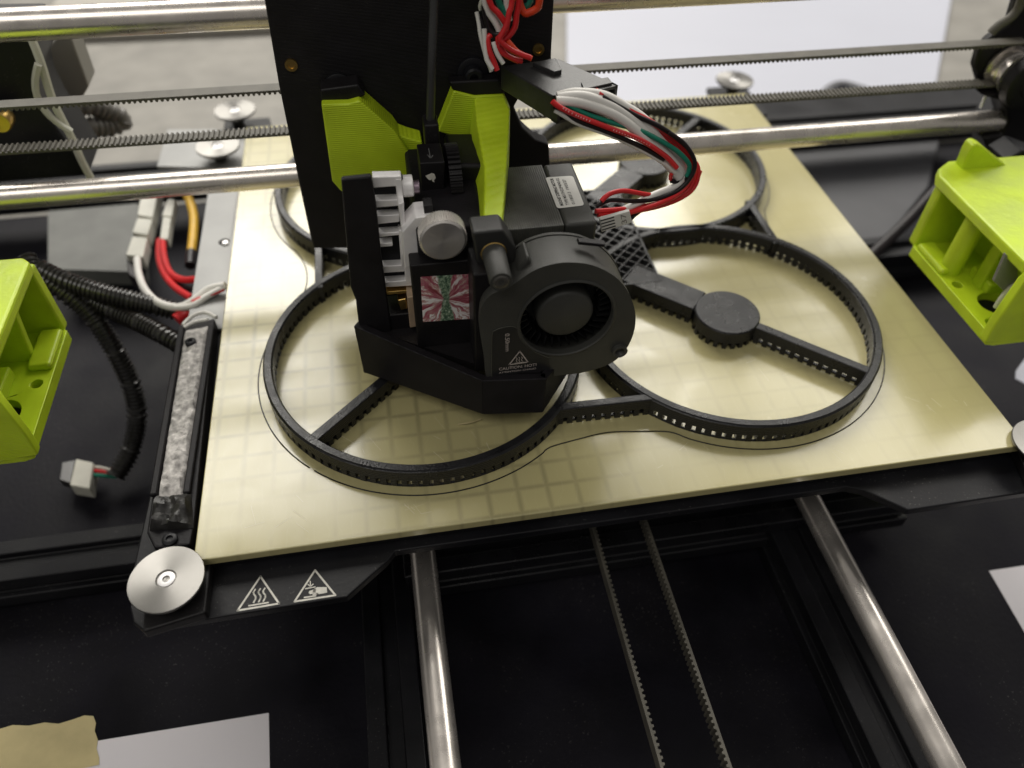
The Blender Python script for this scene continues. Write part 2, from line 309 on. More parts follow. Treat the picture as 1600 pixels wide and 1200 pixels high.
# ------------------------------------------------------------------ setting
tb = struct(MB().box(-1300, 1600, -900, 431, -120, -88).build('table', TBL))
struct(MB().box(-1600, 2000, 345, 2600, -119, -87.5).build('desk_top', WAL))
def board(q, label):
    t = thing('bright_area_board', label, 'board', (q[0].x, q[0].y, -87)); MB().prism(q, (0, 0, 3)).build('panel', BRD, t, bevel=1.0); return t
ZB = -87.4
board(AP([(885, -80), (1500, -80), (1448, 210), (885, 212)], z=ZB), 'large pale bluish white board standing in for the bright area behind the printer at the upper right')  # made-up board, its pale colour stands in for a bright area
t = thing('cable_trunking', 'grey plastic trunking lying behind the printer at the upper left', 'trunking', (-60, 560, -87))
a, b_ = A(60, 68, z=-87), A(520, 48, z=-87)
d_ = Vector((0, 120, 0)); MB().prism([a, b_, b_ + d_, a + d_], (0, 0, 9)).build('cover', mat('trunking_grey', (0.36, 0.34, 0.30), 0.6), t, bevel=2)

# ------------------------------------------------------------------ printer frame below the bed
def extrusion(name, p0, p1, sz, label, group=None):
    p0, p1 = Vector(p0), Vector(p1); t = thing(name, label, 'frame beam', (p0+p1)/2, group)
    d = (p1-p0).normalized(); h = sz/2; g = 3.0; dp = 3.2
    sec = [(-h,-h),(-g,-h),(-g,-h+dp),(g,-h+dp),(g,-h),(h,-h),(h,-g),(h-dp,-g),(h-dp,g),(h,g),(h,h),(g,h),(g,h-dp),(-g,h-dp),(-g,h),(-h,h),(-h,g),(-h+dp,g),(-h+dp,-g),(-h,-g)]
    sd = d.cross(Vector((0, 0, 1))).normalized(); up = Vector((0, 0, 1))
    MB().prism([p0 + sd*a + up*b for a, b in sec], p1-p0).build('profile', GLB if 'front edge' in label else BLM, t, bevel=0.7); return t
extrusion('frame_extrusion', (64, 26, -69), (292, 26, -69), 20, 'black slotted aluminium beam crossing under the front edge of the bed')
extrusion('frame_extrusion', (56, -130, -74), (56, 330, -74), 20, 'black slotted beam running lengthwise beside the left bed rod')
extrusion('frame_extrusion', (234, -130, -77), (234, 330, -77), 20, 'black slotted beam running lengthwise under the right bed rod')
extrusion('frame_extrusion', (-320, 55, -76), (44, 55, -76), 20, 'black slotted beam crossing the base left of the front bed knob')
extrusion('frame_extrusion', (-300, 330, -60), (520, 330, -60), 20, 'black slotted beam across the back of the printer')
extrusion('frame_extrusion', (355, 200, -76), (560, 200, -76), 20, 'black slotted beam behind the green right bracket')
def rod(name, p0, p1, r, label):
    t = tag(MB().lathe(p0, Vector(p1)-Vector(p0), [(0, r-0.6), (0.6, r), ((Vector(p1)-Vector(p0)).length-0.6, r), ((Vector(p1)-Vector(p0)).length, r-0.6)], 48).build(name, ROD), label, 'steel rod'); return t
rod('smooth_rod', (72.6, -140, -43), (72.6, 300, -43), 5, 'polished steel bed rod, the left one of the pair coming out under the bed')
rod('smooth_rod', (233.5, -140, -43), (233.5, 300, -43), 5, 'polished steel bed rod, the right one of the pair coming out under the bed')
rod('smooth_rod', (-140, 158, 41), (374.5, 158, 41.0), 5, 'polished steel gantry rod passing behind the print head into the right bracket')
rod('smooth_rod', (-140, 158, 108), (390, 158, 108), 5.5, 'polished steel gantry rod across the top left corner, above both belts')

def belt_teeth(mb, p0, p1, pitch, w, h, n, wid):
    """teeth along p0->p1, standing along n, width vector wid"""
    p0, p1, n, wid = Vector(p0), Vector(p1), Vector(n), Vector(wid); d = (p1-p0); L_ = d.length; d.normalize(); k = int(L_/pitch)
    for i in range(k):
        a = p0 + d*(i*pitch)
        mb.loft([a, a+d*w, a+d*w+wid, a+wid], [a+d*w*0.22+n*h, a+d*w*0.78+n*h, a+d*w*0.78+n*h+wid, a+d*w*0.22+n*h+wid])
t = thing('x_belt', 'grey toothed rubber belt with two runs stretched behind the print head', 'belt', (124, 158, 70))
for nm, z0, z1, up in (('upper_run', 79.6, 79.6, 1), ('lower_run', 61.6, 60.4, -1)):
    mb = MB(); mb.bar((-140, 158, z0-0.4), (363, 158, z1-0.4), 6, 0.9); r_ = mb.build(nm, BLT, t, bevel=0.1)
    mb = MB(); belt_teeth(mb, (-140, 155, z0 + (-0.35 if up > 0 else 0.45)), (352, 155, z1 + (-0.35 if up > 0 else 0.45)), 2.0, 1.25, 0.85, (0, 0, -up), (0, 6, 0)); stuff(mb.build('teeth', BLT, r_, smooth=False))
t = thing('y_belt', 'thin toothed belt loop seen edge on, running out under the bed between the steel rods', 'belt', (152, -40, -45))
for nm, x, sgn in (('left_run', 141.2, 1), ('right_run', 163.2, -1)):
    r_ = MB().box(x-0.5, x+0.5, -140, 20, -48, -42).build(nm, BLT, t, bevel=0.1)
    mb = MB(); belt_teeth(mb, (x+0.45*sgn, -140, -48), (x+0.45*sgn, 20, -48), 2.0, 1.25, 0.8, (sgn, 0, 0), (0, 0, 6)); stuff(mb.build('teeth', BLT, r_, smooth=False))

# ------------------------------------------------------------------ bed
bed = thing('print_bed', 'heated printer bed with cream glossy sheet, silver corner knobs and warning triangles', 'printer bed', (150, 140, -12))
gl = MB().box(0, 300, 0, 280, -3.6, 0).build('glass_plate', BED, bed, bevel=0.5)
SCR = mat('scratch_pale', (0.62, 0.57, 0.40), 0.5)
mb = MB(); rs = random.Random(4)
for (px, py, n, sp) in ((650, 800, 9, 22), (570, 690, 5, 30), (1085, 690, 6, 25), (1330, 715, 6, 40), (720, 690, 8, 60), (1000, 760, 8, 80), (1450, 640, 6, 60), (430, 800, 6, 50), (1180, 560, 5, 50)):
    for k in range(n):
        c = A(px+rs.uniform(-sp, sp), py+rs.uniform(-sp, sp)*0.5, z=0.01); a = radians(rs.choice((-55, -50, 20, 100)) + rs.uniform(-14, 14)); l = rs.uniform(0.8, 4.0)
        if not (5 < c.x < 295 and 6 < c.y < 270): continue
        d = Vector((cos(a), sin(a), 0))*l; mb.bar(c-d, c+d, rs.uniform(0.05, 0.13), 0.012)
stuff(mb.build('scratches', SCR, gl, smooth=False))
MB().box(1.5, 298.5, 1.5, 278.5, -7.2, -3.8).build('heater_plate', BLM, bed, bevel=0.3)
Z = -8.0
fr = [A(203, 950, z=Z), A(208, 972, z=Z), A(222, 984, z=Z), A(330, 966, z=Z), A(542, 933, z=Z), A(606, 876, z=Z)]
fr = [Vector((p.x, p.y, 0)) for p in fr]
fl = [A(1350, 766, z=Z), A(1420, 797, z=Z), A(1640, 764, z=Z)]; fl = [Vector((p.x, p.y, 0)) for p in fl]
outl = [(-22, 4)] + [(p.x, p.y) for p in fr] + [(64, -2), (229, -2)] + [(p.x, p.y) for p in fl] + [(325, fl[2].y), (325, 12), (304, 14), (304, 264), (312, 268), (312, 306), (286, 306), (284, 284), (14, 284), (10, 306), (-16, 306), (-16, 270), (-4, 266), (-4, 120), (-18, 118)]
plate('bed_frame', outl, [], 3.4, (0, 0, Z-3.4), (1, 0, 0), (0, 1, 0), BLM, bed, bevel=0.6)
sp = plate('side_plate', [(-17, 118), (-1, 118), (-1, 290), (-47, 296), (-47.5, 256), (-18, 250)], [circ(-6, 181, 2.6), circ(-26, 268, 2)], 1.6, (0, 0, -7.8), (1, 0, 0), (0, 1, 0), SIL, bed, bevel=0.3)
MB().cyl((-5.2, 179.5, -10), (-5.2, 179.5, -5.2), 1.5).build('screw', ALB, sp, bevel=0.2)
knobs = [A(260, 905, z=2), A(340, 228, z=2), A(367, 172, z=2), A(1148, 125, z=2), A(1634, 694, z=2)]
for k, p in enumerate(knobs):
    c = (p.x, p.y, 0)
    kn = MB().lathe(c, (0, 0, 1), [(0.4, 10.6), (0.9, 11.4), (2.1, 11.7), (2.4, 11.5), (2.45, 3.2), (1.9, 2.9), (1.85, 0.01)], 64).build('corner_knob', ALU, bed)
    MB().lathe(c, (0, 0, 1), [(1.6, 2.6), (2.2, 2.6), (2.3, 2.3), (2.3, 1.2), (1.2, 1.2), (1.1, 0.01)], 24).build('screw', ALB, kn)
    MB().lathe(c, (0, 0, 1), [(-8, 3.6), (-2.6, 3.6), (-2.4, 6), (0.4, 6)], 24).build('spacer', CLT if k else SIL, kn)
# front left corner block that carries the knob
p = knobs[0]
MB().prism([(p.x-7, p.y-14, -7.9), (p.x+11.4, p.y-10.5, -7.9), (p.x+11.4, p.y+7, -7.9), (p.x-9, p.y+10, -7.9)], (0, 0, 4.6)).build('corner_block', BLK, bed, bevel=0.8)
p = knobs[4]
MB().prism([(p.x-11, p.y-13, -7.9), (p.x+9, p.y-13, -7.9), (p.x+9, p.y+7, -7.9), (p.x-6, p.y+7, -7.9)], (0, 0, 4.6)).build('corner_block', BLK, bed, bevel=0.8)
ZD = Z + 0.06
def zl(pts, o, k): return [A(o[0] + x/k, o[1] + y/k, z=ZD) for x, y in pts]
def ribbon(mb, pts, w, h=0.05, closed=False):
    n = len(pts)
    for i in range(n if closed else n-1):
        a, b_ = pts[i], pts[(i+1) % n]; d = (b_-a).normalized(); mb.bar(a - d*w*0.35, b_ + d*w*0.35, w, h)
    return mb
O3, K3 = (340, 880), 7.27
mb = MB(); ribbon(mb, zl([(228, 538), (487, 152), (698, 458)], O3, K3), 0.62, closed=True)
for dx, dy in ((0, 0), (57, -7), (110, -14)):
    ribbon(mb, zl([(428+dx, 298+dy), (407+dx, 330+dy), (412+dx, 352+dy), (432+dx, 378+dy), (432+dx, 404+dy), (410+dx, 446+dy)], O3, K3), 0.5)
ribbon(mb, zl([(355, 484), (575, 447)], O3, K3), 0.5); mb.build('heat_warning_symbol', INK, bed, smooth=False)
mb = MB(); ribbon(mb, zl([(874, 436), (1107, 80), (1338, 364)], O3, K3), 0.62, closed=True)
ribbon(mb, zl([(985, 390), (1115, 370)], O3, K3), 0.45); ribbon(mb, zl([(1000, 290), (1108, 270)], O3, K3), 0.4)
ribbon(mb, zl([(1052, 205), (1056, 265)], O3, K3), 0.35); ribbon(mb, zl([(1026, 240), (1056, 264), (1085, 238)], O3, K3), 0.35)
mb.prism(zl([(1085, 300), (1130, 272), (1240, 272), (1245, 335), (1150, 352), (1085, 345)], O3, K3), (0, 0, 0.05))
for a, b_ in (((1045, 322), (1110, 300)), ((1040, 335), (1110, 318)), ((1050, 346), (1110, 336)), ((1085, 357), (1140, 345))): ribbon(mb, zl([a, b_], O3, K3), 0.42)
mb.build('crush_warning_symbol', INK, bed, smooth=False)

# ------------------------------------------------------------------ nozzle wiper
wip = thing('nozzle_wiper', 'black printed wiper holder with dirty grey felt pad along the left bed edge', 'nozzle wiper', (-9, 65, -8))
body = [A(335, 495, z=0), A(303, 815, z=0), A(296, 850, z=0), A(240, 855, z=0), A(228, 830, z=0), A(276, 515, z=0)]
MB().prism([(p.x, p.y, -7) for p in body], (0, 0, 6.6)).build('holder', PRT, wip, bevel=0.8)
for off in (0, 1):
    a, b_ = (A(284, 512, z=0.4), A(240, 775, z=0.4)) if not off else (A(331, 508, z=0.4), A(292, 772, z=0.4))
    mb = MB(); mb.bar((a.x, a.y, -0.5), (b_.x, b_.y, -0.5), 2.4, 2.0); mb.build('side_wall', PRT, wip, bevel=0.5)
def lump(name, quad, nx, ny, h, amp, fq, mat_, parent, zb=0.0):
    from mathutils import noise
    vs, fs = [], []
    q = [Vector(p) for p in quad]
    for j in range(ny+1):
        for i in range(nx+1):
            u, v = i/nx, j/ny; p = (q[0]*(1-u)+q[1]*u)*(1-v) + (q[3]*(1-u)+q[2]*u)*v
            e = min(u, 1-u, v*2.5, (1-v)*2.5); e = min(1, e*9)
            p.z = zb + (h + amp*noise.noise(p*fq) + 0.5*amp*noise.noise(p*fq*2.7))*e - (1-e)*0.5
            p.x += 0.35*noise.noise(p*0.6); vs.append(p)
    for j in range(ny):
        for i in range(nx): a = j*(nx+1)+i; fs.append((a, a+1, a+nx+2, a+nx+1))
    return MB().add(vs, fs).build(name, mat_, parent)
lump('pad', [A(244, 779, z=1), A(284, 775, z=1), A(328, 505, z=1), A(288, 512, z=1)], 14, 90, 1.6, 1.1, 0.45, PAD, wip)
lump('melted_plastic', [A(232, 826, z=1), A(300, 822, z=1), A(298, 768, z=1), A(238, 778, z=1)], 16, 14, 2.2, 2.2, 0.28, DRT, wip, 0.2)
p = A(265, 842, z=0.4); MB().lathe((p.x, p.y, 0), (0, 0, 1), [(-2, 2.5), (0.5, 2.5), (0.8, 2.1), (0.8, 1.2), (0.2, 1.2), (0.1, 0.01)], 20).build('screw', BLM, wip)
p = A(298, 535, z=2); MB().lathe((p.x, p.y, 0), (0, 0, 1), [(0, 2.2), (2.7, 2.2), (3.0, 1.8), (3.0, 1.0), (2.4, 1.0), (2.3, 0.01)], 20).build('screw', BLM, wip)

# ------------------------------------------------------------------ the print: frame with four guard rings
pf = thing('printed_drone_frame', 'half finished black printed frame of four joined guard rings lying on the bed', 'printed part', (146, 139, 0))
CX, CY = 146.2, 139.0; ZT = 9.0
cents = [(82.6, 79.2), (209.8, 79.2), (82.6, 198.8), (209.8, 198.8)]
def band(mb, c, r0, r1, z0, z1, seg=120):
    rs = []
    for i in range(seg):
        a = 2*pi*i/seg; d = Vector((cos(a), sin(a), 0)); q = Vector((c[0], c[1], 0)); jig = 0.05*random.uniform(-1, 1)
        rs.append([q+d*r0+Vector((0, 0, z0)), q+d*(r1+jig)+Vector((0, 0, z0)), q+d*(r1+jig)+Vector((0, 0, z1-0.8)), q+d*(r1-0.7+jig)+Vector((0, 0, z1)), q+d*(r0+0.6)+Vector((0, 0, z1)), q+d*r0+Vector((0, 0, z1-0.7))])
    mb.rings(rs, closed=True)
R0, R1 = 58.8, 62.5
for k, c in enumerate(cents):
    mb = MB(); band(mb, c, R0, R1, 3.7, ZT); ring = mb.build('guard_ring', RNG, pf)
    mb = MB(); band(mb, c, R1-1.3, R1-0.2, 0.0, 0.7, 90); stuff(mb.build('ring_base', RNG, ring)); mb = MB(); n = 104
    for i in range(n):
        a = 2*pi*(i+0.5)/n; d = Vector((cos(a), sin(a), 0)); tt = Vector((-sin(a), cos(a), 0)); q = Vector((c[0], c[1], 0.02))
        ha, hb = random.uniform(0.95, 1.3), random.uniform(0.95, 1.3); da = random.uniform(0.1, 0.3)
        mb.prism([q+d*(R0+da)-tt*ha, q+d*(R1-da)-tt*ha, q+d*(R1-da)+tt*hb, q+d*(R0+da)+tt*hb], (0, 0, 4.5))
    stuff(mb.build('support_posts', RNG, ring, smooth=False))
def strut(name, p0, p1, w, z0, z1, parent, posts=True):
    mb = MB(); mb.bar((*p0, z0), (*p1, z0), w, z1-z0); o = mb.build(name, RNG, parent, bevel=0.5)
    if posts:
        p0, p1 = Vector((*p0, 0)), Vector((*p1, 0)); d = p1-p0; n = max(2, int(d.length/3.7)); d.normalize(); mb = MB()
        for i in range(n):
            q = p0 + (p1-p0)*((i+0.5)/n); mb.bar(q - d*1.05, q + d*1.05, w*0.9, z0+0.1)
        mb.bar(p0, p1, w*0.3, 1.0)
        stuff(mb.build('support_posts', RNG, o, smooth=False))
    return o
for c in cents:
    sx, sy = (1 if c[0] > CX else -1), (1 if c[1] > CY else -1)
    d = Vector((c[0]-CX, c[1]-CY)).normalized(); q = Vector(c)
    mb = MB(); mb.lathe((c[0], c[1], 0), (0, 0, 1), [(3.2, 13.6), (8.5, 13.6), (ZT, 13.1)], 64); hub = mb.build('motor_seat', RNG, pf)
    mb = MB(); n = 23
    for i in range(n):
        a = 2*pi*i/n; e = Vector((cos(a), sin(a), 0)); tt = Vector((-sin(a), cos(a), 0)); Q = Vector((c[0], c[1], 0))
        mb.prism([Q+e*10-tt*0.9, Q+e*13.4-tt*0.9, Q+e*13.4+tt*0.9, Q+e*10+tt*0.9], (0, 0, 3.3))
    stuff(mb.build('support_posts', RNG, hub, smooth=False))
    strut('spoke', q+d*13, q+d*(R0+0.8), 4.0, 3.2, ZT-0.6, pf)
    strut('arm', q-d*12.6, q-d*46, 13.4, 3.0, ZT-0.15, pf)
for p0, p1 in (((127.5, 39), (164.5, 38.4)), ((127.5, 239), (164.5, 239)), ((250.4, 121), (250.4, 157)), ((41.6, 121), (41.2, 157))):
    strut('bridge', p0, p1, 3.4, 3.4, ZT-0.3, pf)
# body with open diagonal infill
x0, x1, y0, y1 = 104.5, 188, 103, 176
core = MB().box(x0, x1, y0, y1, 0.6, 4.2).build('body', RNG, pf, bevel=0.3)
mb = MB(); pad_ = 0.6
for a, b_ in (((x0, y0), (x1, y0)), ((x1, y0), (x1, y1)), ((x1, y1), (x0, y1)), ((x0, y1), (x0, y0))):
    mb.bar((*a, 4.0), (*b_, 4.0), 1.1, 5.0)
mb.build('rim_wall', RNG, core, bevel=0.15)
LIN = mat('infill_line', (0.045, 0.045, 0.046), 0.42, noise=0.2, nscale=200)
mb = MB()
for s_ in (1, -1):
    c = -160
    while c < 160:
        pts = []
        for x in (x0, x1):
            y = CY + s_*(x-CX) + c
            if y0 <= y <= y1: pts.append((x, y))
        for y in (y0, y1):
            x = CX + s_*(y-CY-c)
            if x0 < x < x1: pts.append((x, y))
        if len(pts) == 2: mb.bar((*pts[0], 4.1 + 0.03*s_), (*pts[1], 4.1 + 0.03*s_), 0.42, 4.6)
        c += 6.4
stuff(mb.build('infill', LIN, core, smooth=False))
# skirt line
def skirt():
    R = 66.0; pts = []
    def arc(c, a0, a1, n=26): return [(c[0]+R*cos(radians(a0+(a1-a0)*i/n)), c[1]+R*sin(radians(a0+(a1-a0)*i/n))) for i in range(n+1)]
    FL, FR, BL, BR = cents
    p = arc(FL, 228, 308) + [(134, 29.2), (146, 30.6), (158, 29.2)] + arc(FR, 232, 398) + [(259, 130), (258, 139), (259, 148)] + arc(BR, -38, 128) + [(158, 249), (146, 247.6), (134, 249)] + arc(BL, 52, 218) + [(34, 148), (35, 139), (34, 130)] + arc(FL, 142, 226)
    return [Vector((x, y, 0.16)) for x, y in p]
tag(MB().tube(skirt(), 0.24, 6, 1.5).build('skirt_line', RNG), 'hair thin black plastic outline lying on the bed around the printed rings', 'outline')
for px, py, qx, qy in ((717, 662, 753, 655), (790, 686, 800, 668)):
    pass
tag(MB().tube([A(716, 663, z=0.3), A(735, 660, z=1.2), A(752, 655, z=0.6)], 0.28, 6, 0.8).build('plastic_shred', mat('shred', (0.5, 0.42, 0.22), 0.4)), 'tiny pale curl of plastic on the bed in front of the black duct', 'plastic shred')

# ------------------------------------------------------------------ print head
ph = thing('printer_extruder', 'black and lime print head with silver extruder, side fan and motor hanging over the bed', 'print head', (100, 80, 11))
YP = 122
cp = plate_xz('carriage_plate', AP([(392, -150), (413, 0), (436, 135), (470, 300), (489, 388), (560, 388), (700, 400), (855, 300), (860, 262), (858, 226), (838, 219), (817, 200), (803, 168), (812, 152), (840, 142), (861, 120), (862, 80), (866, 0), (868, -150)], y=YP), [], 7, PRT, ph, bevel=0.8)
for px, py in ((455, 101), (841, 77)):
    c = A(px, py, y=YP); MB().lathe(c, (0, -1, 0), [(-0.5, 2.2), (0.7, 2.1), (0.7, 1.2), (0.1, 1.1), (0.05, 0.01)], 20).build('brass_insert', BRS, cp)
for px, py in ((530, 137), (738, 112)):
    c = A(px, py, y=YP); sc_ = MB().lathe(c, (0, -1, 0), [(-0.5, 5.4), (1.2, 5.4), (1.5, 5.0), (1.5, 3.2), (4.6, 3.2), (5.2, 2.6), (5.2, 1.5), (3.5, 1.5), (3.4, 0.01)], 28).build('bolt', BLM, cp)
# dark caps over the green brackets
MB().prism(AP([(500, 140), (560, 132), (572, 150), (545, 161), (502, 163)], y=113), (0, 8, 0)).build('bracket_cap', BLK, ph, bevel=0.8)
MB().prism(AP([(702, 128), (780, 124), (790, 147), (741, 150), (707, 142)], y=116), (0, 5, 0)).build('bracket_cap', BLK, ph, bevel=0.8)
# left lime bracket
MB().prism(AP([(502, 163), (544, 162), (562, 157), (616, 204), (645, 247), (650, 300), (533, 300), (519, 284)], y=110), (0, 11.8, 0)).build('bracket', GRN, ph, bevel=0.7)
MB().prism(AP([(612, 206), (638, 216), (660, 222), (660, 300), (640, 300), (640, 246)], y=113), (0, 8.8, 0)).build('bracket_foot', GRN, ph, bevel=0.7)
# right lime bracket: flange on the plate and an arm reaching forward above the motor
MB().prism(AP([(709, 142), (741, 150), (787, 148), (797, 169), (794, 225), (745, 225), (684, 206)], y=115.5), (0, 6.4, 0)).build('bracket', GRN, ph, bevel=0.7)
def yat(py): return 117 + (57-117)*(py-148)/(357-148)
topL = [(741, 150), (745, 190), (751, 225), (757, 260), (757, 300), (755, 357)]
topR = [(787, 148), (797, 169), (796, 200), (794, 231), (790, 290), (784, 357)]
tl = [A(x, y, y=yat(y)) for x, y in topL]; tr = [A(x, y, y=yat(y)) for x, y in topR]
bl = [p + Vector((-1.2-4.2*sin(pi*i/5), 0, -9-7*sin(pi*min(1, i/4)))) for i, p in enumerate(tl)]; br = [p + Vector((0, 0, -15)) for p in tr]
mb = MB(); mb.rings([[a, b_, c, d] for a, b_, c, d in zip(tl, tr, br, bl)]); mb.build('bracket_arm', GRN, ph, bevel=0.8, seg=3)
# dark extruder body
MB().box(83, 106, 62, 112, 38, 76).build('extruder_body', PRT, ph, bevel=1.2)
MB().prism(AP([(705, 258), (760, 258), (772, 330), (752, 365), (728, 350), (700, 320)], y=88), (0, 22, 0)).build('gear_cover', BLK, ph, bevel=1.5)
# black frame round the foil
fb = MB().box(79.8, 102.5, 57, 64, 28, 66).build('heat_break_block', BLK, ph, bevel=0.6)
stk = AP([(657, 433), (735, 428.5), (738, 498), (661, 503)], y=56.8)
plate_xz('hologram_sticker', [stk[3], stk[2], stk[1], stk[0]], [], 0.15, HOL, fb)
# filament guide with knurled dial
c0 = AP([(656, 255), (695, 253), (695, 310), (660, 312)], y=84)
fg = MB().prism(c0, (0, 12.5, 0)).build('filament_guide', BLK, ph, bevel=0.5)
O6, K6 = (640, 200), 10.91
mb = MB(); mb.prism([A(O6[0]+x/K6, O6[1]+y/K6, y=83.9) for x, y in ((270, 815), (330, 790), (375, 768), (420, 780), (435, 815), (445, 850), (420, 885), (415, 905), (430, 922), (395, 915), (380, 888), (385, 860), (365, 885), (330, 885), (300, 855))], (0, -0.05, 0)); mb.build('logo', INK, fg, smooth=False)
zt = c0[0].z + 0.02
def zpt(x, y): return A(O6[0]+x/K6, O6[1]+y/K6, z=zt)
mb = MB()
for pl in (((325, 350), (355, 520)), ((305, 455), (355, 520), (400, 465))):
    ribbon(mb, [zpt(*q) for q in pl], 0.28, 0.04)
mb.build('arrow_mark', mat('arrow_grey', (0.12, 0.12, 0.12), 0.5), fg, smooth=False)
gc = A(693, 268, y=90)
def gear(mb, c, axis, r, h, n, dr):
    ax = Vector(axis).normalized(); u = Vector((0, 0, 1)); u = (u-ax*u.dot(ax)).normalized(); v = ax.cross(u); pr = []
    for i in range(n):
        for f, rr in ((0.0, r-dr), (0.18, r), (0.55, r), (0.73, r-dr)):
            a = 2*pi*(i+f)/n; pr.append(Vector(c) + (u*cos(a)+v*sin(a))*rr)
    mb.prism(pr, ax*h)
mb = MB(); gear(mb, (96.4, 92, 74), (1, 0, 0), 12.5, 4.2, 40, 0.8); mb.build('drive_gear', BLK, ph)
MB().box(90, 95, 98, 106, 74, 92).build('filament_inlet', BLK, ph, bevel=0.8)
# silver heat sink
O2, K2 = (520, 200), 3.75
def F(pts): return [(O2[0]+x/K2, O2[1]+y/K2) for x, y in pts]
hs = MB().prism(AP(F([(232, 300), (410, 290), (480, 910), (500, 960), (300, 990)]), y=74.5), (0, 3, 0)).build('heat_sink', BLM, ph, bevel=0.4)
for q in ([(232, 288), (402, 284), (402, 340), (236, 352)], [(245, 425), (384, 420), (386, 458), (250, 468)], [(255, 515), (390, 508), (392, 552), (258, 566)], [(265, 618), (396, 608), (398, 628), (268, 642)],
          [(272, 678), (350, 672), (352, 694), (274, 700)], [(288, 810), (420, 805), (422, 843), (290, 852)], [(298, 905), (470, 890), (474, 925), (302, 935)]):
    MB().prism(AP(F(q), y=71), (0, 3.6, 0)).build('fin', ALB, hs, bevel=0.35)
MB().prism(AP(F([(366, 300), (402, 300), (416, 445), (380, 448)]), y=70.8), (0, 3.7, 0)).build('fin_post', ALB, hs, bevel=0.3)
MB().prism(AP(F([(385, 600), (408, 600), (425, 810), (402, 812)]), y=70.8), (0, 3.7, 0)).build('fin_post', ALB, hs, bevel=0.3)
MB().prism(AP(F([(418, 810), (466, 805), (476, 905), (428, 912)]), y=70.8), (0, 3.7, 0)).build('fin_post', ALB, hs, bevel=0.3)
c = A(628, 291, y=76); MB().cyl(c, c + Vector((3.6, 0, 0)), 3.5, seg=28).build('inlet_collar', ALB, hs, bevel=0.4)
c = A(645, 293, y=77); MB().cyl(c, c + Vector((2.2, 0, 0)), 2.3, seg=24).build('inlet_nut', mat('mauve_metal', (0.32, 0.25, 0.30), 0.35, 0.9), hs, bevel=0.3)
MB().prism(AP(F([(304, 962), (500, 946), (502, 962), (308, 980)]), y=70), (0, 4, 0)).build('brass_strip', BRS, hs, bevel=0.2)
MB().prism(AP(F([(435, 992), (500, 985), (502, 1165), (452, 1172)]), y=66), (0, 8, 0)).build('heater_edge', TAN, hs, bevel=0.4)
MB().prism(AP(F([(380, 1010), (430, 1000), (440, 1060), (400, 1070)]), y=69), (0, 6, 0)).build('sensor_clip', BRS, hs, bevel=0.4)
MB().prism([(60.5, 71, 16), (100, 45, 16), (100, 80, 16), (60.5, 80, 16)], (0, 0, 13)).build('shade_fill', BLK, ph)  # black fill added to keep the recess under the head in shade
MB().box(62, 98, 68, 90, 12, 36).build('rear_shade_fill', BLK, ph, bevel=0.6)  # second black fill, darkens the shaded gap behind the duct
MB().prism([(70, 62.5, 11.4), (84, 53.5, 11.4), (84, 66, 11.4), (70, 66, 11.4)], (0, 0, 3)).build('heater_plate', COP, ph, bevel=0.5)
c = (88, 62, 9.2); MB().lathe(c, (0, 0, 1), [(0, 0.6), (3.5, 3.2), (5, 3.4), (9, 3.4)], 20).build('nozzle', BRS, ph)
# silver idler lever
il = MB().prism(AP(F([(405, 612), (485, 527), (582, 516), (572, 790), (422, 822)]), y=64), (0, 9, 0)).build('idler_lever', ALB, ph, bevel=0.35)
MB().prism(AP(F([(382, 448), (416, 434), (424, 600), (404, 612)]), y=67), (0, 7, 0)).build('lever_lip', ALB, il, bevel=0.3)
c = A(*F([(552, 440)])[0], y=68); MB().box(c.x-1.2, c.x+1.6, c.y-2.2, c.y+2.6, c.z-3, c.z+0.4).build('lever_slot', BLK, il, bevel=0.2)
# thumb screw
c = A(692.8, 377, y=53.5)
mb = MB(); gear(mb, c + Vector((0, 0.5, 0)), (0, 1, 0), 7.5, 5.2, 60, 0.28); tk = mb.build('thumb_screw', ALY, ph)
MB().lathe(c, (0, 1, 0), [(0.0, 6.7), (0.5, 7.3), (0.6, 7.3)], 64).build('screw_face', ALY, tk)
MB().cyl(c + Vector((0, 5, 0)), c + Vector((0, 12, 0)), 3, seg=20).build('screw_shank', ALB, tk)
# left cover
MB().prism(AP([(533, 281), (581, 276), (588, 320), (596, 400), (606, 470), (612, 520), (640, 560), (640, 580), (568, 584), (562, 520), (556, 470), (548, 450), (543, 400)], y=67), (0, 2.5, 0)).build('side_cover', PRT, ph, bevel=0.7)
# duct
pl = [A(568, 582, z=10.5), A(755, 648, z=10.5), A(848, 645, z=10.5), A(888, 582, z=10.5)]
Y2 = [Vector((pl[0].x, pl[0].y+26, 10.5))]
base = [Vector((p.x, p.y, 10.5)) for p in pl]
top = [Vector((base[0].x-0.6, base[0].y+0.6, 34)), Vector((base[1].x, base[1].y+0.4, 28)), Vector((base[2].x+0.6, base[2].y+0.4, 28)), Vector((base[3].x+1.5, base[3].y-1, 28))]
mb = MB()
for i in range(3):
    a, b_, c, d = base[i], base[i+1], top[i+1], top[i]; nrm = (b_-a).cross(d-a).normalized()*-3.0
    mb.loft([a, b_, c, d], [q + Vector((nrm.x, nrm.y, 0)) for q in (a, b_, c, d)])
mb.build('air_duct', PRT, ph, bevel=0.35)
MB().prism([base[1]+Vector((2, 3.5, 16.6)), base[2]+Vector((-1, 3.5, 16.6)), base[3]+Vector((-4, 0, 16.6)), Vector((base[3].x-4, 78, 27.1)), Vector((98, 78, 27.1))], (0, 0, 1.4)).build('duct_lid', PRT, ph)
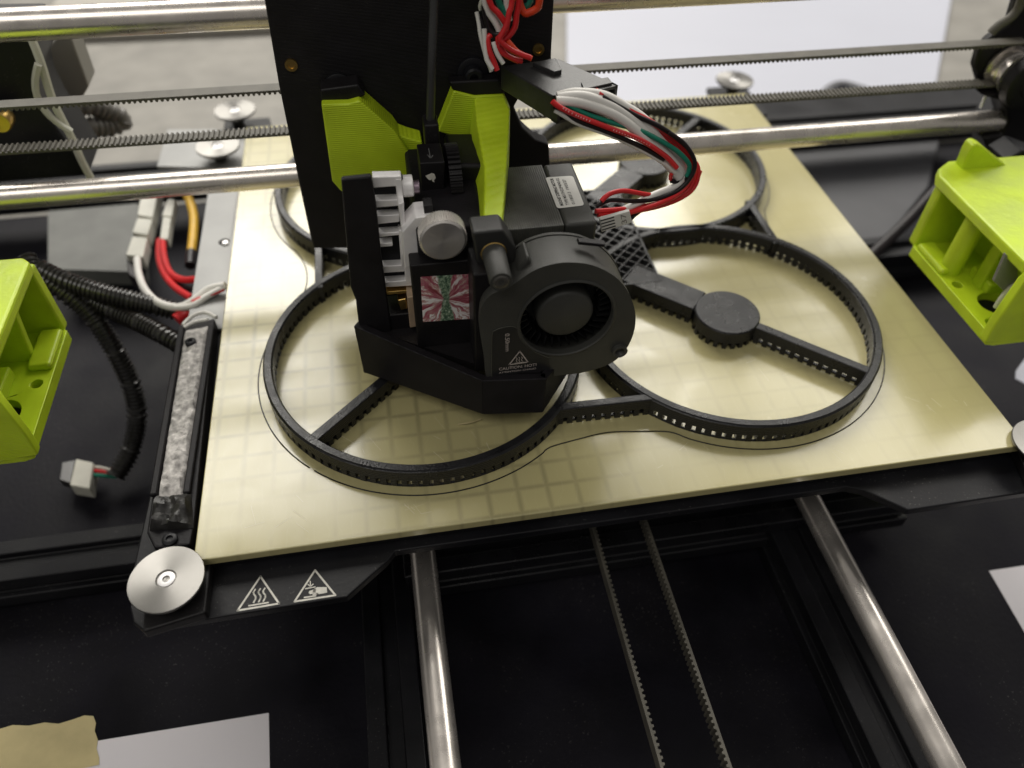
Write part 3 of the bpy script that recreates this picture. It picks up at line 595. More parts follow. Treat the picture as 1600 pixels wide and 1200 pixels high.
MB().prism([base[1]+Vector((4, 4, 1)), base[2]+Vector((-3, 4, 1)), base[3]+Vector((-5, 0, 1)), Vector((base[3].x-5, 76, 11.5)), Vector((98, 76, 11.5))], (0, 0, 14)).build('duct_core', BLK, ph)
# stepper motor
mo = MB().box(111.6, 131.2, 60.8, 98, 33, 73.8).build('stepper_motor', STL, ph, bevel=0.5)
MB().box(100, 111.4, 61, 97.6, 33.2, 73.4).build('front_cap', BLK, mo, bevel=1.2)
MB().box(131.4, 142.4, 60.6, 98, 33, 74).build('rear_cap', FAN, mo, bevel=1.4)
lab = AP([(870.5, 326), (852, 277.5), (895, 275), (913, 321)], z=74.06)
def rcorner(q, r=1.3, n=5):
    out = []
    for i in range(len(q)):
        p, a, b_ = q[i], q[i-1], q[(i+1) % len(q)]; u = (a-p).normalized()*r; v = (b_-p).normalized()*r
        for k in range(n+1):
            t_ = k/n; out.append((p+u)*(1-t_)**2 + p*2*t_*(1-t_) + (p+v)*t_*t_)
    return out
lb = MB().prism(rcorner(lab), (0, 0, 0.12)).build('motor_label', LBL, mo, smooth=False)
U = (lab[1]-lab[0]).normalized(); V = (lab[0]-lab[3]).normalized(); LN = (lab[1]-lab[0]).length; WD = (lab[3]-lab[0]).length
for s_, f, h, wdt, bo in (("MOONS' STEPPING MOTOR", 0.27, 1.25, 0.88, 0.03), ('TYPE MS17HD2P4040-02', 0.48, 1.15, 0.86, 0.012), ('01180313  19/03/27', 0.70, 1.1, 0.80, 0.012)):
    o_ = lab[0] + (lab[3]-lab[0])*f + U*LN*0.06 + Vector((0, 0, 0.14))
    text('label_print', s_, o_, U, V, LN*wdt, h, TXT, lb, bo)
# blower fan
YF = 40
fan_out = AP([(764, 594), (757, 560), (751, 525), (749, 500), (753, 478), (768, 460), (797, 448), (830, 425), (860, 413.5), (890, 410), (925, 414), (958, 430), (979, 452), (991, 480), (993, 505), (986, 532), (970, 556), (945, 572), (905, 583), (860, 588), (810, 592)], y=YF)
def smooth2(pts, n=3):
    P = pts + [pts[0]]; out = []
    m_ = len(pts)
    for i in range(m_):
        p0, p1, p2, p3 = pts[i-1], pts[i], pts[(i+1) % m_], pts[(i+2) % m_]
        for k in range(n):
            t_ = k/n; out.append(0.5*((2*p1)+(p2-p0)*t_+(2*p0-5*p1+4*p2-p3)*t_*t_+(3*p1-p0-3*p2+p3)*t_**3))
    return out
fo = smooth2(fan_out); hc = A(885.8, 499.5, y=YF); HR = 15.6
hole = [Vector((hc.x+HR*cos(a), YF, hc.z+HR*sin(a))) for a in [2*pi*i/56 for i in range(56)]]
fan = plate_xz('blower_fan', fo, [hole], 2.2, FAN, ph, bevel=0.8)
inner = [hc + (p-hc)*0.985 for p in fo]
big = [Vector((hc.x+(HR+4)*cos(a), YF, hc.z+(HR+4)*sin(a))) for a in [2*pi*i/56 for i in range(56)]]
plate_xz('fan_shell', [Vector((p.x, YF+2.0, p.z)) for p in inner], [[Vector((p.x, YF+2.0, p.z)) for p in big]], 12.5, FAN, fan, bevel=0.6)
plate_xz('fan_back', [Vector((p.x, YF+14.6, p.z)) for p in fo], [], 1.2, FAN, fan, bevel=0.4)
rimb = MB(); rimb.lathe(hc, (0, 1, 0), [(-0.15, HR+0.1), (-0.5, HR+0.5), (-0.15, HR+1.2), (0.4, HR+1.3), (0.4, HR+0.05)], 64, closed=True); rimb.build('inlet_rim', FAN, fan)
MB().lathe(hc + Vector((0, 2.2, 0)), (0, 1, 0), [(0, 0.01), (0, 8.6), (0.4, 9.4), (1.2, 9.8), (11, 9.8)], 48).build('hub', FAN, fan)
mb = MB()
for i in range(34):
    a = 2*pi*i/34; d = Vector((cos(a), 0, sin(a))); tt = Vector((-sin(a), 0, cos(a))); q = hc + Vector((0, 5, 0))
    mb.prism([q+d*12.5, q+d*17+tt*1.4, q+d*17+tt*1.9, q+d*12.5+tt*0.5], (0, 8, 0))
stuff(mb.build('fan_blades', mat('deep_black', (0.003, 0.003, 0.003), 0.6), fan, smooth=False))
c = A(783, 441, y=35.5); po = MB().lathe(c, (0, 1, 0), [(0, 3.3), (0.3, 3.5), (10, 3.7), (20, 4.0)], 28).build('screw_post', FAN, fan)
MB().lathe(c + Vector((0, -0.2, 0)), (0, 1, 0), [(0.8, 0.01), (0.8, 0.9), (0.1, 1.0), (0, 2.1), (0.3, 2.6), (2.5, 2.6)], 24).build('screw', mat('dull_screw', (0.22, 0.21, 0.19), 0.4, 0.9), po)
MB().lathe(c + Vector((0, 14.0, 0)), (0, 1, 0), [(0, 3.7), (0.3, 4.15), (0.6, 3.7)], 24).build('washer', BRS, po)
MB().prism(AP([(800, 450), (812, 418), (826, 400), (840, 430)], y=44), (0, 9, 0)).build('fan_gusset', FAN, fan, bevel=1.2)
c = A(969, 551, y=38.5); MB().lathe(c, (0, 1, 0), [(4, 0.01), (0.2, 1.7), (0, 2.2), (0.2, 2.75), (14, 2.9)], 24).build('mounting_ear', FAN, fan)
pc = A(924, 378, y=48); MB().prism([pc+Vector((-4.6, -1, 0.1)), pc+Vector((4.2, -1, -1.9)), pc+Vector((4.2, 1.5, -1.9)), pc+Vector((-4.6, 1.5, 0.1))], (0.4, 0, 1.1)).build('clip', BLK, fan, bevel=0.3)
# inset info plate on the fan
pp = AP([(768.5, 594), (768, 560), (769, 523), (773, 516.5), (785, 512), (799, 510), (807, 512.5), (812, 517), (815.5, 527), (821, 537), (833, 548), (846, 554.5), (858, 559), (860, 585), (815, 591)], y=YF-0.12)
mb = MB(); mb.prism(pp, (0, 0.2, 0)); ip = mb.build('info_panel', mat('panel_black', (0.014, 0.014, 0.015), 0.45, bump=0.2, bscale=2500), fan, smooth=False)
MB().tube([p + Vector((0, -0.02, 0)) for p in pp[0:13]], 0.13, 6, 0.6).build('panel_edge', mat('edge_grey', (0.07, 0.07, 0.055), 0.5), ip)
yt = YF-0.16
def flat_y(mb, pts, wd, closed=False):
    n = len(pts)
    for i in range(n if closed else n-1):
        a, b_ = pts[i], pts[(i+1) % n]; d = (b_-a).normalized(); mb.bar(a-d*wd*0.4, b_+d*wd*0.4, wd, 0.05, (0, -1, 0))
O7, K7 = (755, 500), 10.91
def G(pts): return [A(O7[0]+x/K7, O7[1]+y/K7, y=yt) for x, y in pts]
mb = MB(); flat_y(mb, G([(442, 762), (625, 532), (762, 716)]), 0.42, True)
for dx in (0, 45, 90): flat_y(mb, G([(565+dx, 640-dx*0.15), (580+dx, 665-dx*0.15), (562+dx, 690-dx*0.15), (578+dx, 716-dx*0.15)]), 0.2)
flat_y(mb, G([(540, 738), (690, 716)]), 0.22); mb.build('heat_warning_symbol', PNK, ip, smooth=False)
a, b_ = G([(268, 862), (905, 782)]); a2, b2 = G([(268, 914), (900, 836)])
text('warning_print', 'CAUTION: HOT!', a, b_-a, Vector((0, 0, 1)), (b_-a).length, 1.35, PNK, ip, 0.01)
text('warning_print', 'ATTENTION: CHAUD', a2, b2-a2, Vector((0, 0, 1)), (b2-a2).length, 0.8, PNK, ip, 0.01)
a, b_ = G([(372, 235), (380, 535)])
text('nozzle_size_print', '0.50mm', a, b_-a, Vector((1, 0, 0)), (b_-a).length, 1.5, PNK, ip, 0.012)
PLG2 = mat('bracket_black', (0.020, 0.020, 0.019), 0.45, noise=0.2, nscale=80, bump=0.2, bscale=2000)
# bracket that carries the fan
MB().prism(AP([(738, 364), (786, 359), (806, 388), (806, 430), (748, 430)], y=50), (0, 9, 0)).build('fan_bracket', PLG2, ph, bevel=0.9)
MB().box(98.6, 107, 44.5, 62, 26, 70).build('fan_mount', BLK, ph, bevel=0.8)

fil = tag(MB().tube([A(681, -120, y=112), A(678, 0, y=108), A(675, 90, y=104), (92.6, 102, 92), (92.6, 102, 80)], 1.45, 14, 4).build('filament', mat('filament_black', (0.03, 0.03, 0.03), 0.33, noise=0.2, nscale=100)), 'black strand of filament hanging straight down into the extruder', 'filament')

# ------------------------------------------------------------------ wiring on the head
wh = thing('wiring_harness', 'black plug with looping red, white, green and black wires beside the print head', 'wiring', (135, 100, 100))
top4 = AP([(782, 102), (872, 91), (956, 128), (863, 150)], z=103)
PLG = mat('plug_plastic', (0.026, 0.026, 0.026), 0.38, noise=0.3, nscale=200, bump=0.2, bscale=1500, dust=0.2)
cn = MB().prism(top4, (0, 0, -8.5)).build('plug', PLG, wh, bevel=0.5)
lx = (top4[3]-top4[0]).normalized(); ly = (top4[1]-top4[0]).normalized()
q = AP([(832, 97), (868, 90), (878, 109), (866, 112)], z=104.6); MB().prism(q, (0, 0, -1.8)).build('latch', PLG, cn, bevel=0.3)
q = AP([(908, 128), (950, 120), (957, 129), (912, 139)], z=103.8); MB().prism(q, (0, 0, -0.9)).build('latch_rail', PLG, cn, bevel=0.2)
e0, e1 = top4[3], top4[2]
mb = MB(); dn = Vector((0, 0, -8.5)); fw = lx*3.0
for a, b_ in ((e0, e1), (e0+dn+Vector((0, 0, 1)), e1+dn+Vector((0, 0, 1)))): mb.prism([a, b_, b_+fw, a+fw], (0, 0, -1))
for a in (e0, e0+(e1-e0)*0.5, e1-(e1-e0).normalized()): mb.prism([a, a+(e1-e0).normalized(), a+(e1-e0).normalized()+fw, a+fw], dn)
mb.build('plug_mouth', PLG, cn)
WR = random.Random(11)
def wire(pts, r, m_, ys, name='wire'):
    n = len(pts); P = []
    for i, (x, y) in enumerate(pts):
        t_ = i/(n-1); x += WR.uniform(-1.3, 1.3); y += WR.uniform(-1.3, 1.3); yy = ys[0]+(ys[1]-ys[0])*t_ if len(ys) == 2 else (ys[0]*(1-t_)**2+2*ys[1]*t_*(1-t_)+ys[2]*t_*t_); P.append(A(x, y, y=yy))
    return MB().tube(P, r*0.92, 10, 1.4).build(name, m_, wh)
wire([(872, 152), (890, 147), (909, 146), (942, 150), (970, 164), (1005, 187), (1035, 220), (1061, 250), (1068, 268), (1066, 276)], 2.1, WHT, (92, 88))
wire([(872, 155), (905, 152), (935, 158), (965, 172), (997, 195), (1027, 226), (1053, 255), (1062, 272), (1058, 280)], 2.1, WHT, (90, 86))
wire([(868, 158), (900, 160), (930, 168), (960, 180), (992, 203), (1020, 232), (1048, 260), (1060, 277)], 1.9, WHT, (88.5, 85))
wire([(866, 172), (880, 178), (905, 194), (960, 213), (1005, 235), (1040, 256), (1056, 270)], 1.05, WHT, (87, 84))
wire([(870, 157), (890, 166), (920, 179), (960, 192), (1000, 204), (1035, 222), (1060, 238), (1078, 258), (1074, 276)], 0.95, GRW, (88, 84))
wr = wire([(862, 158), (875, 166), (900, 180), (950, 200), (1000, 219), (1040, 243), (1058, 262)], 1.0, RED, (86, 83))
rp = crom([A(x, y, y=86-3*i/6) for i, (x, y) in enumerate([(862, 158), (875, 166), (900, 180), (950, 200), (1000, 219), (1040, 243), (1058, 262)])], 0.55)
mb = MB()
for i in range(8, len(rp)-18, 2):
    if (i//14) % 3 == 2: continue
    p_ = rp[i] + (CC-rp[i]).normalized()*1.02; d_ = (rp[i+1]-rp[i]).normalized(); mb.bar(p_ - d_*0.12, p_ + d_*0.22, 0.55, 0.03, (CC-rp[i]).normalized())
mb.build('wire_print', mat('pink_ink', (0.75, 0.5, 0.5), 0.6), wr, smooth=False)
wire([(864, 166), (880, 172), (902, 187), (950, 207), (1000, 228), (1038, 250)], 0.9, BKW, (86.5, 84))
wire([(930, 140), (952, 152), (1000, 180), (1040, 207), (1070, 235), (1091, 262), (1084, 293), (1052, 315), (1000, 328), (935, 336)], 1.0, RED, (92, 90, 76))
wire([(935, 145), (960, 160), (1012, 189), (1050, 214), (1078, 243), (1086, 268), (1073, 300), (1030, 316), (985, 325), (930, 330)], 1.0, RED, (90, 88, 76))
wire([(925, 150), (965, 168), (1018, 196), (1055, 225), (1076, 252), (1080, 275), (1062, 302), (1015, 322), (940, 342)], 1.0, RED, (91, 90, 74))
wire([(940, 150), (990, 178), (1030, 197), (1065, 222), (1082, 250), (1078, 272), (1062, 284), (1050, 282)], 0.95, BKW, (89, 84))
wire([(930, 322), (952, 313), (985, 314), (1020, 311), (1055, 300), (1078, 280), (1086, 255), (1070, 226), (1045, 206)], 0.85, BKW, (76, 86))
wire([(940, 316), (952, 303), (975, 299), (1005, 303), (1035, 306), (1062, 301), (1086, 285), (1093, 265)], 0.95, RED, (76, 87))
wire([(985, 342), (1003, 327), (1030, 319), (1060, 306), (1080, 285)], 0.8, BKW, (76, 86))
wire([(940, 352), (960, 343), (988, 338), (1005, 325)], 0.9, RED, (73, 80))
wire([(1068, 276), (1058, 290), (1030, 303), (1000, 316), (970, 330)], 1.5, WHT, (86, 78))
wire([(1050, 270), (1049, 280), (1056, 285), (1066, 283)], 0.8, RED, (84, 86))
# numbered tag
q = AP([(937, 343), (984, 330), (988, 348), (940, 363)], y=72)
tg = MB().prism(q, (0, 1.6, 0)).build('wire_tag', LBL, wh, bevel=0.3)
mb = MB()
for k in range(4):
    f = 0.12 + 0.24*k; a = q[0]*(1-f)+q[3]*f; b_ = q[1]*(1-f)+q[2]*f; d = b_-a
    mb.bar(a+d*0.02, a+d*0.47, 0.5, 0.05, (0, -1, 0))
mb.build('tag_bars', TXT, tg, smooth=False)
a, b_ = q[0]*0.12+q[1]*0.88, q[3]*0.12+q[2]*0.88
a, b_ = q[3]*0.40+q[2]*0.60, q[0]*0.40+q[1]*0.60
text('tag_number', '37', q[3]*0.17+q[2]*0.83+(q[0]-q[3])*0.12+Vector((0, -0.06, 0)), (q[0]-q[3]), (q[3]-q[2]), (q[0]-q[3]).length*0.75, 1.9, mat('pencil_grey', (0.2, 0.18, 0.17), 0.7), tg)
# upper bundle
YB = 110
W2 = lambda pts: [(740+x/10.9, y/10.9) for x, y in pts]
for pts, r, m_, ys in (
    ([(150, -900), (260, 0), (400, 200), (500, 330), (560, 450), (540, 560), (430, 660), (440, 800), (560, 940), (760, 1040)], 1.05, RED, (108, 106)),
    ([(640, -900), (660, 0), (600, 200), (560, 400), (500, 570), (440, 650), (510, 750), (640, 850), (800, 930), (960, 990)], 1.05, RED, (106, 104)),
    ([(840, -900), (770, 0), (740, 250), (690, 450), (600, 600), (480, 690), (420, 790), (500, 900), (690, 1000), (830, 1050)], 1.05, RED, (107, 106)),
    ([(300, 600), (240, 640), (255, 750), (290, 900), (350, 1050), (390, 1190)], 1.0, RED, (109, 106)),
    ([(560, 690), (640, 800), (760, 890), (920, 960), (990, 1000)], 1.0, ORG, (106, 104)),
    ([(1200, -800), (1130, 0), (1070, 130), (960, 200), (860, 225), (800, 120), (760, -60)], 1.3, ORG, (109, 111)),
    ([(1050, -600), (960, 0), (900, 90), (860, 200)], 1.0, GRW, (112, 112)),
    ([(380, -800), (420, 0), (480, 120), (545, 260), (560, 420)], 1.15, GRW, (111, 110)),
    ([(520, -800), (555, 0), (590, 160), (600, 360)], 1.1, WHT, (111, 110)),
    ([(60, -700), (220, 120), (330, 330), (430, 480), (450, 580)], 1.2, WHT, (110, 109)),
    ([(120, -700), (300, 120), (380, 300), (450, 450), (470, 560)], 1.1, WHT, (112, 111)),
    ([(60, 200), (85, 400), (100, 560), (140, 750), (190, 910), (250, 1100), (310, 1210)], 0.75, WHT, (112, 107)),
    ([(190, 480), (185, 800), (230, 1000), (330, 1190)], 0.95, WHT, (109, 106)),
    ([(330, 720), (350, 800), (410, 920), (520, 1090)], 0.85, WHT, (107, 105)),
    ([(190, -300), (160, 60), (110, 140), (130, 40), (200, -100)], 0.8, SLV, (113, 112)),
    ([(190, 100), (230, 400), (300, 560), (400, 600), (480, 560)], 1.0, BKW, (110, 108)),
    ([(100, 300), (180, 420), (260, 600), (330, 640)], 1.0, BKW, (112, 110))):
    wire(W2(pts), r, m_, ys)

# ------------------------------------------------------------------ lime carriage brackets at the gantry ends
def end_bracket(label, mirror):
    X = (lambda x: x) if not mirror else (lambda x: 251.5-x)
    t = thing('gantry_bracket', label, 'bracket', (X(330), 75, 10), 'lime brackets at the gantry ends')
    def P2(pts): return [(X(x), y) for x, y in pts]
    holes = [circ(X(309.8), 74.2, 2.2, 18), circ(X(309.8), 50.2, 2.2, 18), circ(X(318.5), 61, 6.6, 28)]
    plate('base', P2([(305, 43), (308, 42), (372, 42), (372, 106), (309, 106), (305, 102)]), holes, 5, (0, 0, 10), (1, 0, 0), (0, 1, 0), GRN, t, bevel=1.0)
    plate('top', P2([(305, 46), (372, 46)] + ([(372, 106), (308, 106), (305, 103)] if mirror else [(372, 117), (316, 117.5), (309, 113), (305, 107)])), [circ(X(343), 66, 5, 24)], 5, (0, 0, 43), (1, 0, 0), (0, 1, 0), GRN, t, bevel=1.2)
    def bx(name, x0, x1, y0, y1, z0, z1, bv=1.0): a, b_ = sorted((X(x0), X(x1))); return MB().box(a, b_, y0, y1, z0, z1).build(name, GRN, t, bevel=bv)
    bx('back_wall', 306, 372, 102.5, 107.5, 14, 44)
    pr = [(X(A(px, py, y=41.8).x), 41.8, A(px, py, y=41.8).z) for px, py in ((1538, 536), (1554, 509), (1600, 443), (1650, 400), (1690, 420), (1690, 530))]
    MB().prism(pr, (0, 4, 0)).build('front_web', GRN, t, bevel=0.8)
    if mirror:
        MB().prism([A(px, py, y=87) for px, py in ((14, 478), (24, 492), (40, 532), (55, 566), (62, 582), (-70, 612), (-70, 440))], (0, 3.5, 0)).build('gusset', GRN, t, bevel=0.8)
    else:
        MB().cyl((X(312), 84, 14), (X(312), 84, 44), 4.4, seg=28).build('post', GRN, t)
    bx('inner_wall', 328, 331.5, 46.5, 80, 14, 37); bx('inner_wall', 331, 334, 84, 100.6, 14, 44); bx('rib', 305.3, 314, 80.5, 101, 14.6, 18, 1.6)
    (None if mirror else bx('upright', 317, 322, 70, 76, 14, 44)); bx('ledge', 318, 328.5, 66.5, 80, 14.5, 20)
    pr = [(X(A(px, py, y=110).x), 110, A(px, py, y=110).z) for px, py in ((1500, 274), (1514, 240), (1521, 228), (1529, 225), (1538, 230), (1554, 244), (1572, 258), (1640, 300), (1640, 345))]
    if not mirror: MB().prism(pr, (0, 6, 0)).build('top_ridge', GRN, t, bevel=1.2)
    for y, r in ((74, 2.2), (50.5, 2.2)):
        MB().lathe((X(309.8), y, 9.0), (0, 0, 1), [(0, r), (2.2, r), (2.4, r*0.8), (2.4, r*0.45), (1.0, r*0.4)], 18).build('screw', BLM, t)
    MB().cyl((X(318.5), 61, 7.5), (X(318.5), 61, 11.5), 6.3, seg=28).build('bearing', BLM, t, bevel=0.4)
    return t
gr = end_bracket('lime green bracket at the right end of the gantry, beside the black pulley', False)
end_bracket('lime green bracket cut by the left photo edge, beside the corrugated black tubes', True)
MB().prism(AP([(1572, 397), (1590, 415), (1592, 447), (1570, 456), (1553, 440)], y=56), (0, 1.5, 0)).build('nut_plate', SIL, gr, bevel=0.3)
MB().tube([A(1594, 442, y=55), A(1580, 450, y=55), A(1566, 466, y=55), A(1557, 480, y=55)], 1.3, 10, 1.0).build('nut_pin', CON, gr)

# right black idler
idl = thing('belt_idler', 'black belt pulley housing with shiny bearing above the right lime bracket', 'pulley', (365, 150, 45))
MB().prism(AP([(1640, -40), (1594, -20), (1577, 38), (1546, 62), (1530, 80), (1523, 105), (1530, 130), (1552, 150), (1640, 170)], y=163), (0, 5, 0)).build('rear_plate', BLK, idl, bevel=1.5)
c = A(1590, 118, y=153); MB().lathe((c.x, 152, c.z), (0, 1, 0), [(0, 9.6), (1, 9.6), (1.2, 8.2), (4.4, 8.2), (4.6, 7.9), (5.2, 7.9), (5.4, 8.2), (9, 8.2), (9.2, 9.8), (10.5, 9.8)], 40).build('bearing', ROD, idl)
c = A(1616, 132, y=146); fd = MB().lathe((c.x, 145, c.z), (0, 1, 0), [(0, 0.01), (0, 6), (0.6, 6.3), (0.6, 11), (1, 12.4), (6, 12.8)], 40).build('front_disc', BLK, idl)
MB().prism(AP([(1535, 150), (1562, 158), (1572, 170), (1577, 190), (1566, 210), (1536, 216), (1556, 262), (1640, 300), (1640, 140)], y=152), (0, 14, 0)).build('rod_clamp', BLK, idl, bevel=1.2)
MB().prism(AP([(1570, 252), (1600, 235), (1640, 250), (1640, 310), (1598, 285)], y=118), (0, 14, 0)).build('clamp_block', BLM, idl, bevel=1.0)
MB().tube(AP([(1600, -10), (1590, 15), (1578, 28), (1560, 40), (1548, 52)], y=158), 2.0, 10, 1.5).build('strap', BLT, idl)
MB().tube(AP([(1541, 147), (1532, 168)], y=160), 0.6, 8, 2).build('clip_wire', ALB, idl)

# left black drive end
dm = thing('gantry_drive', 'black motor housing at the left end of the gantry behind the belts', 'drive unit', (-75, 190, 40))
MB().prism(AP([(-60, 52), (44, 50), (62, 95), (54, 125), (60, 152), (80, 190), (110, 230), (140, 275), (-60, 290)], y=188), (0, 30, 0)).build('motor_housing', BLM, dm, bevel=1.5)
MB().prism(AP([(96, 45), (107, 47), (139, 135), (129, 152), (82, 152), (64, 96)], y=232), (0, 16, 0)).build('grey_cover', mat('beige_grey', (0.22, 0.21, 0.18), 0.6), dm, bevel=1.0)
MB().tube(AP([(40, 40), (50, 62), (64, 98), (80, 150), (96, 185), (112, 215), (128, 252), (142, 278)], y=184), 1.7, 8, 3).build('cable_tie', SLV, dm)
MB().tube(AP([(60, 100), (55, 125), (58, 150), (72, 175), (96, 196), (112, 206)], y=182), 1.4, 8, 2).build('cable_tie', SLV, dm)
c = A(2, 185, y=180); MB().lathe((c.x, 176, c.z), (0, 1, 0), [(0, 0.01), (0, 4), (1, 4.6), (6, 4.6)], 24).build('pulley_nut', BRS, dm)

# ------------------------------------------------------------------ corrugated sleeves and loose wiring on the left
def corrugated(name, pts, r, label, m_=CLT, pitch=1.8):
    P = crom(pts, pitch/4)
    # even resample
    out = [P[0]]; acc = 0
    for a, b_ in zip(P, P[1:]):
        acc += (b_-a).length
        if acc >= pitch/4: out.append(b_); acc = 0
    prof = (1.0, 1.0, 0.80, 0.80)
    r *= 1.12; o = MB().tube(out, lambda i: r*prof[i % 4], 14, smooth=False).build(name, m_); tag(o, label, 'cable sleeve', 'corrugated cable sleeves'); return o
corrugated('cable_sleeve', [A(40, 405, z=6), A(58, 428, z=2), A(95, 452, z=-4), A(140, 490, z=-15), A(178, 545, z=-30), A(206, 605, z=-48), A(214, 655, z=-62), A(203, 705, z=-72), A(180, 745, z=-78)], 4.2, 'black corrugated sleeve curving down in a long hook to the white plug')
corrugated('cable_sleeve', [A(62, 420, z=4), A(100, 438, z=0), A(150, 455, z=-4), A(200, 468, z=-9), A(250, 480, z=-14), A(292, 490, z=-18)], 4.0, 'black corrugated sleeve, the upper one running right to the red wire')
corrugated('cable_sleeve', [A(80, 440, z=-3), A(125, 462, z=-10), A(170, 482, z=-14), A(220, 505, z=-16), A(262, 527, z=-17), A(284, 540, z=-18)], 4.0, 'black corrugated sleeve, the middle one ending at the felt wiper')
corrugated('cable_sleeve', [A(112, 170, y=250), A(140, 166, y=252), A(170, 174, y=256), A(192, 187, y=258), A(172, 198, y=254), A(140, 199, y=248), A(112, 200, y=244)], 4.6, 'grey black corrugated sleeve bent into a loop behind the lower belt', mat('lit_corrugated', (0.16, 0.15, 0.135), 0.45), pitch=2.6)  # grey raised above the other sleeves to carry light on the loop
pt = thing('cable_plug', 'cream white plug on the end of a corrugated sleeve, lower left', 'plug', (-82, 112, -80))
q = AP([(118, 716), (146, 722), (140, 764), (108, 758)], z=-74); MB().prism(q, (0, 0, -8)).build('shell', CON, pt, bevel=0.8)
q = AP([(96, 722), (118, 718), (110, 756), (92, 750)], z=-76); MB().prism(q, (0, 0, -5)).build('socket', CLT, pt, bevel=0.6)
for dy, m_ in ((0, CON), (6, RED), (12, GRW)):
    MB().tube([A(143, 730+dy, z=-77), A(158, 731+dy, z=-76), A(182, 738+dy*0.6, z=-77)], 0.9, 8, 1.5).build('wire', m_, pt)
lw = thing('loose_wiring', 'pale plugs with red, white and yellow wires between the left rod and the bed', 'wiring', (-50, 190, -35))
def cbox(c4, z, h, m_, name='plug'): return MB().prism(AP(c4, z=z), (0, 0, -h)).build(name, m_, lw, bevel=0.6)
cbox([(222, 290), (249, 292), (238, 340), (214, 336)], -22, 8, CNG); cbox([(214, 340), (238, 342), (230, 367), (206, 363)], -22, 8, CNG); cbox([(206, 369), (230, 371), (223, 402), (196, 398)], -22, 8, CNG)
cbox([(197, 404), (222, 406), (212, 436), (200, 428)], -26, 8, BKW)
cbox([(262, 310), (274, 311), (268, 338), (252, 337)], -22, 6, CNG); cbox([(254, 338), (267, 339), (262, 374), (249, 373)], -22, 6, CNG)
def lwire(pts, r, m_, z0, z1, name='wire'):
    n = len(pts); return MB().tube([A(x, y, z=z0+(z1-z0)*i/(n-1)) for i, (x, y) in enumerate(pts)], r, 10, 2).build(name, m_, lw)
lwire([(214, 405), (217, 430), (228, 455), (250, 474), (280, 480), (305, 468), (326, 452), (352, 446)], 1.8, WHT, -16, -2)
lwire([(275, 481), (300, 478), (325, 462), (352, 448)], 1.5, WHT, -8, -2.5)
lwire([(300, 472), (325, 462), (350, 452)], 0.9, RED, -5, -3)
lwire([(254, 374), (256, 400), (265, 425), (285, 437), (310, 436)], 1.7, RED, -24, -14)
lwire([(249, 376), (249, 405), (258, 430), (275, 450), (300, 466)], 1.7, RED, -26, -14)
lwire([(258, 376), (256, 410), (268, 435), (290, 450), (320, 452)], 1.5, BKW, -28, -16)
lwire([(290, 300), (298, 318), (303, 340), (302, 370), (299, 394)], 2.4, YEL, -20, -20)
lwire([(299, 394), (297, 415)], 2.6, BKW, -20, -20)
lwire([(276, 500), (292, 488), (306, 484)], 3.0, RED, -12, -10, 'red_cap')
lwire([(286, 508), (300, 494), (320, 488), (338, 496)], 0.9, WHT, -4, -3)
lwire([(288, 512), (305, 503), (325, 500)], 0.9, WHT, -3, -2)
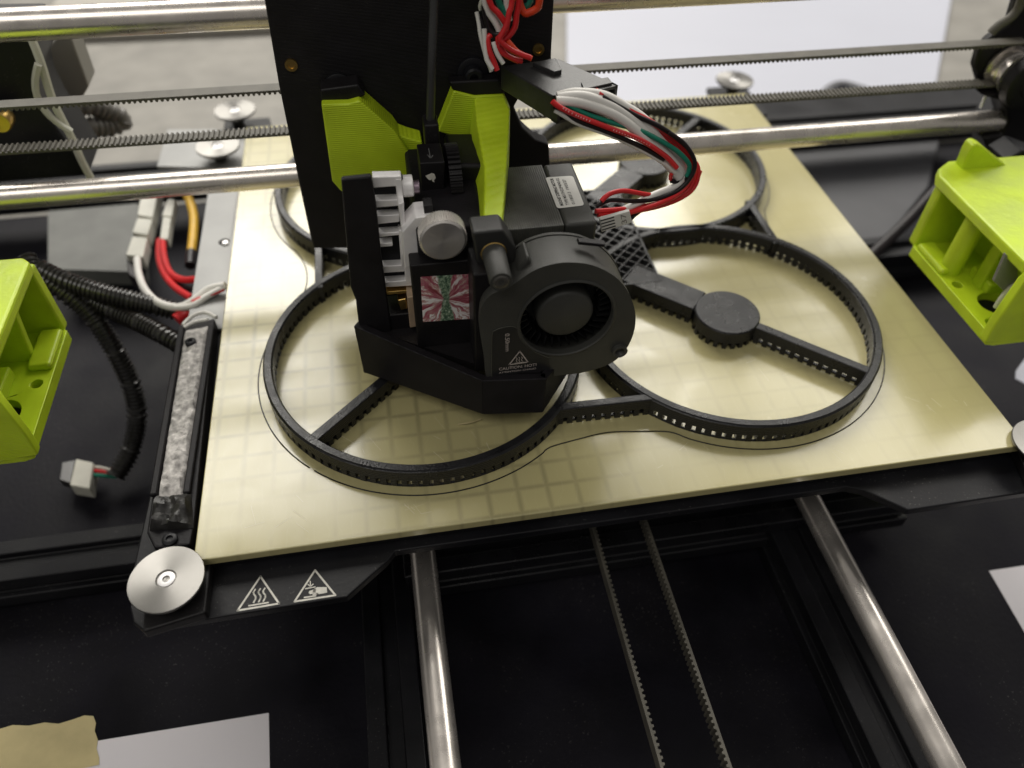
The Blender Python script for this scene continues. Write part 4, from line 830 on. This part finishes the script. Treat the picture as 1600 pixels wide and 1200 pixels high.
# grey base tray behind
tag(MB().prism([A(75, 330, z=-60), A(215, 318, z=-60), A(225, 425, z=-60), A(75, 420, z=-60)], (0, 0, -10)).build('electronics_cover', mat('dark_grey_cover', (0.12, 0.122, 0.113), 0.6, noise=0.15, nscale=60, bump=0.2)), 'dull dark grey cover plate under the gantry rod, left of the pale plugs', 'cover')
tag(MB().prism(AP([(1170, 205), (1230, 186), (1330, 180), (1470, 205), (1450, 290), (1330, 440), (1240, 320)], z=-84), (0, 0, -3)).build('table_sheen_panel', mat('satin_grey_sheen', (0.05, 0.05, 0.056), 0.5, noise=0.15, nscale=30, dust=0.2)), 'satin dark grey panel added for the table sheen right of the bed, crossed by the thick black cable', 'cover')  # added panel, its grey stands in for reflection on the table
# ------------------------------------------------------------------ things on the table
def sheet(name, q, label, m_=PAP, cat='paper sheet', t=0.12, grp=None):
    o = MB().prism([(p.x, p.y, p.z) for p in q], (0, 0, t)).build(name, m_, smooth=False); tag(o, label, cat, grp); return o
zt = -87.9
sheet('paper_sheet', AP([(420, 1114), (424, 1330), (-200, 1400), (-200, 1215)], z=zt), 'white paper sheet on the black table under the masking tape')
sheet('paper_sheet', [A(1545, 892, z=zt), A(1640, 878, z=zt), Vector((420, -10, zt)), Vector((420, -110, zt)), A(1700, 1160, z=zt)], 'white paper sheet on the black table at the right photo edge')
tp = [(-30, 1142), (0, 1139), (20, 1133), (45, 1134), (70, 1129), (92, 1131), (115, 1124), (132, 1118), (146, 1119), (150, 1130), (148, 1142), (153, 1156), (151, 1170), (155, 1184), (155, 1195), (60, 1215), (-30, 1230)]
sheet('masking_tape', AP(tp, z=zt+0.3), 'torn strip of beige masking tape holding down the paper', TAP, 'tape')
sheet('paper_scrap', AP([(1605, 555), (1587, 580), (1586, 592), (1612, 606)], z=-60), 'small pale scrap at the right photo edge below the lime bracket', BRD, 'paper scrap', 0.4)
tag(MB().tube([A(1330, 425, z=-70), A(1362, 398, z=-66), A(1395, 368, z=-60), A(1425, 338, z=-54), A(1460, 300, z=-46), A(1500, 262, z=-38)], 3.6, 12, 4).build('black_cable', BKW), 'thick black cable running up behind the right lime bracket', 'cable')
tag(MB().tube([A(1286, 170, z=-80), A(1290, 146, z=-80), A(1312, 134, z=-80), A(1340, 140, z=-80), A(1400, 158, z=-80), A(1480, 172, z=-80)], 4.5, 12, 4).build('grey_cable', mat('grey_cable_pvc', (0.10, 0.10, 0.11), 0.5)), 'grey cable arching across the pale stand-in board behind the black box', 'cable')
bx_ = thing('black_box', 'low black box behind the bed under the right gantry rod', 'box', (460, 372, -88))
MB().box(352, 700, 350, 412, -87.0, -72).build('case', BLM, bx_, bevel=2)
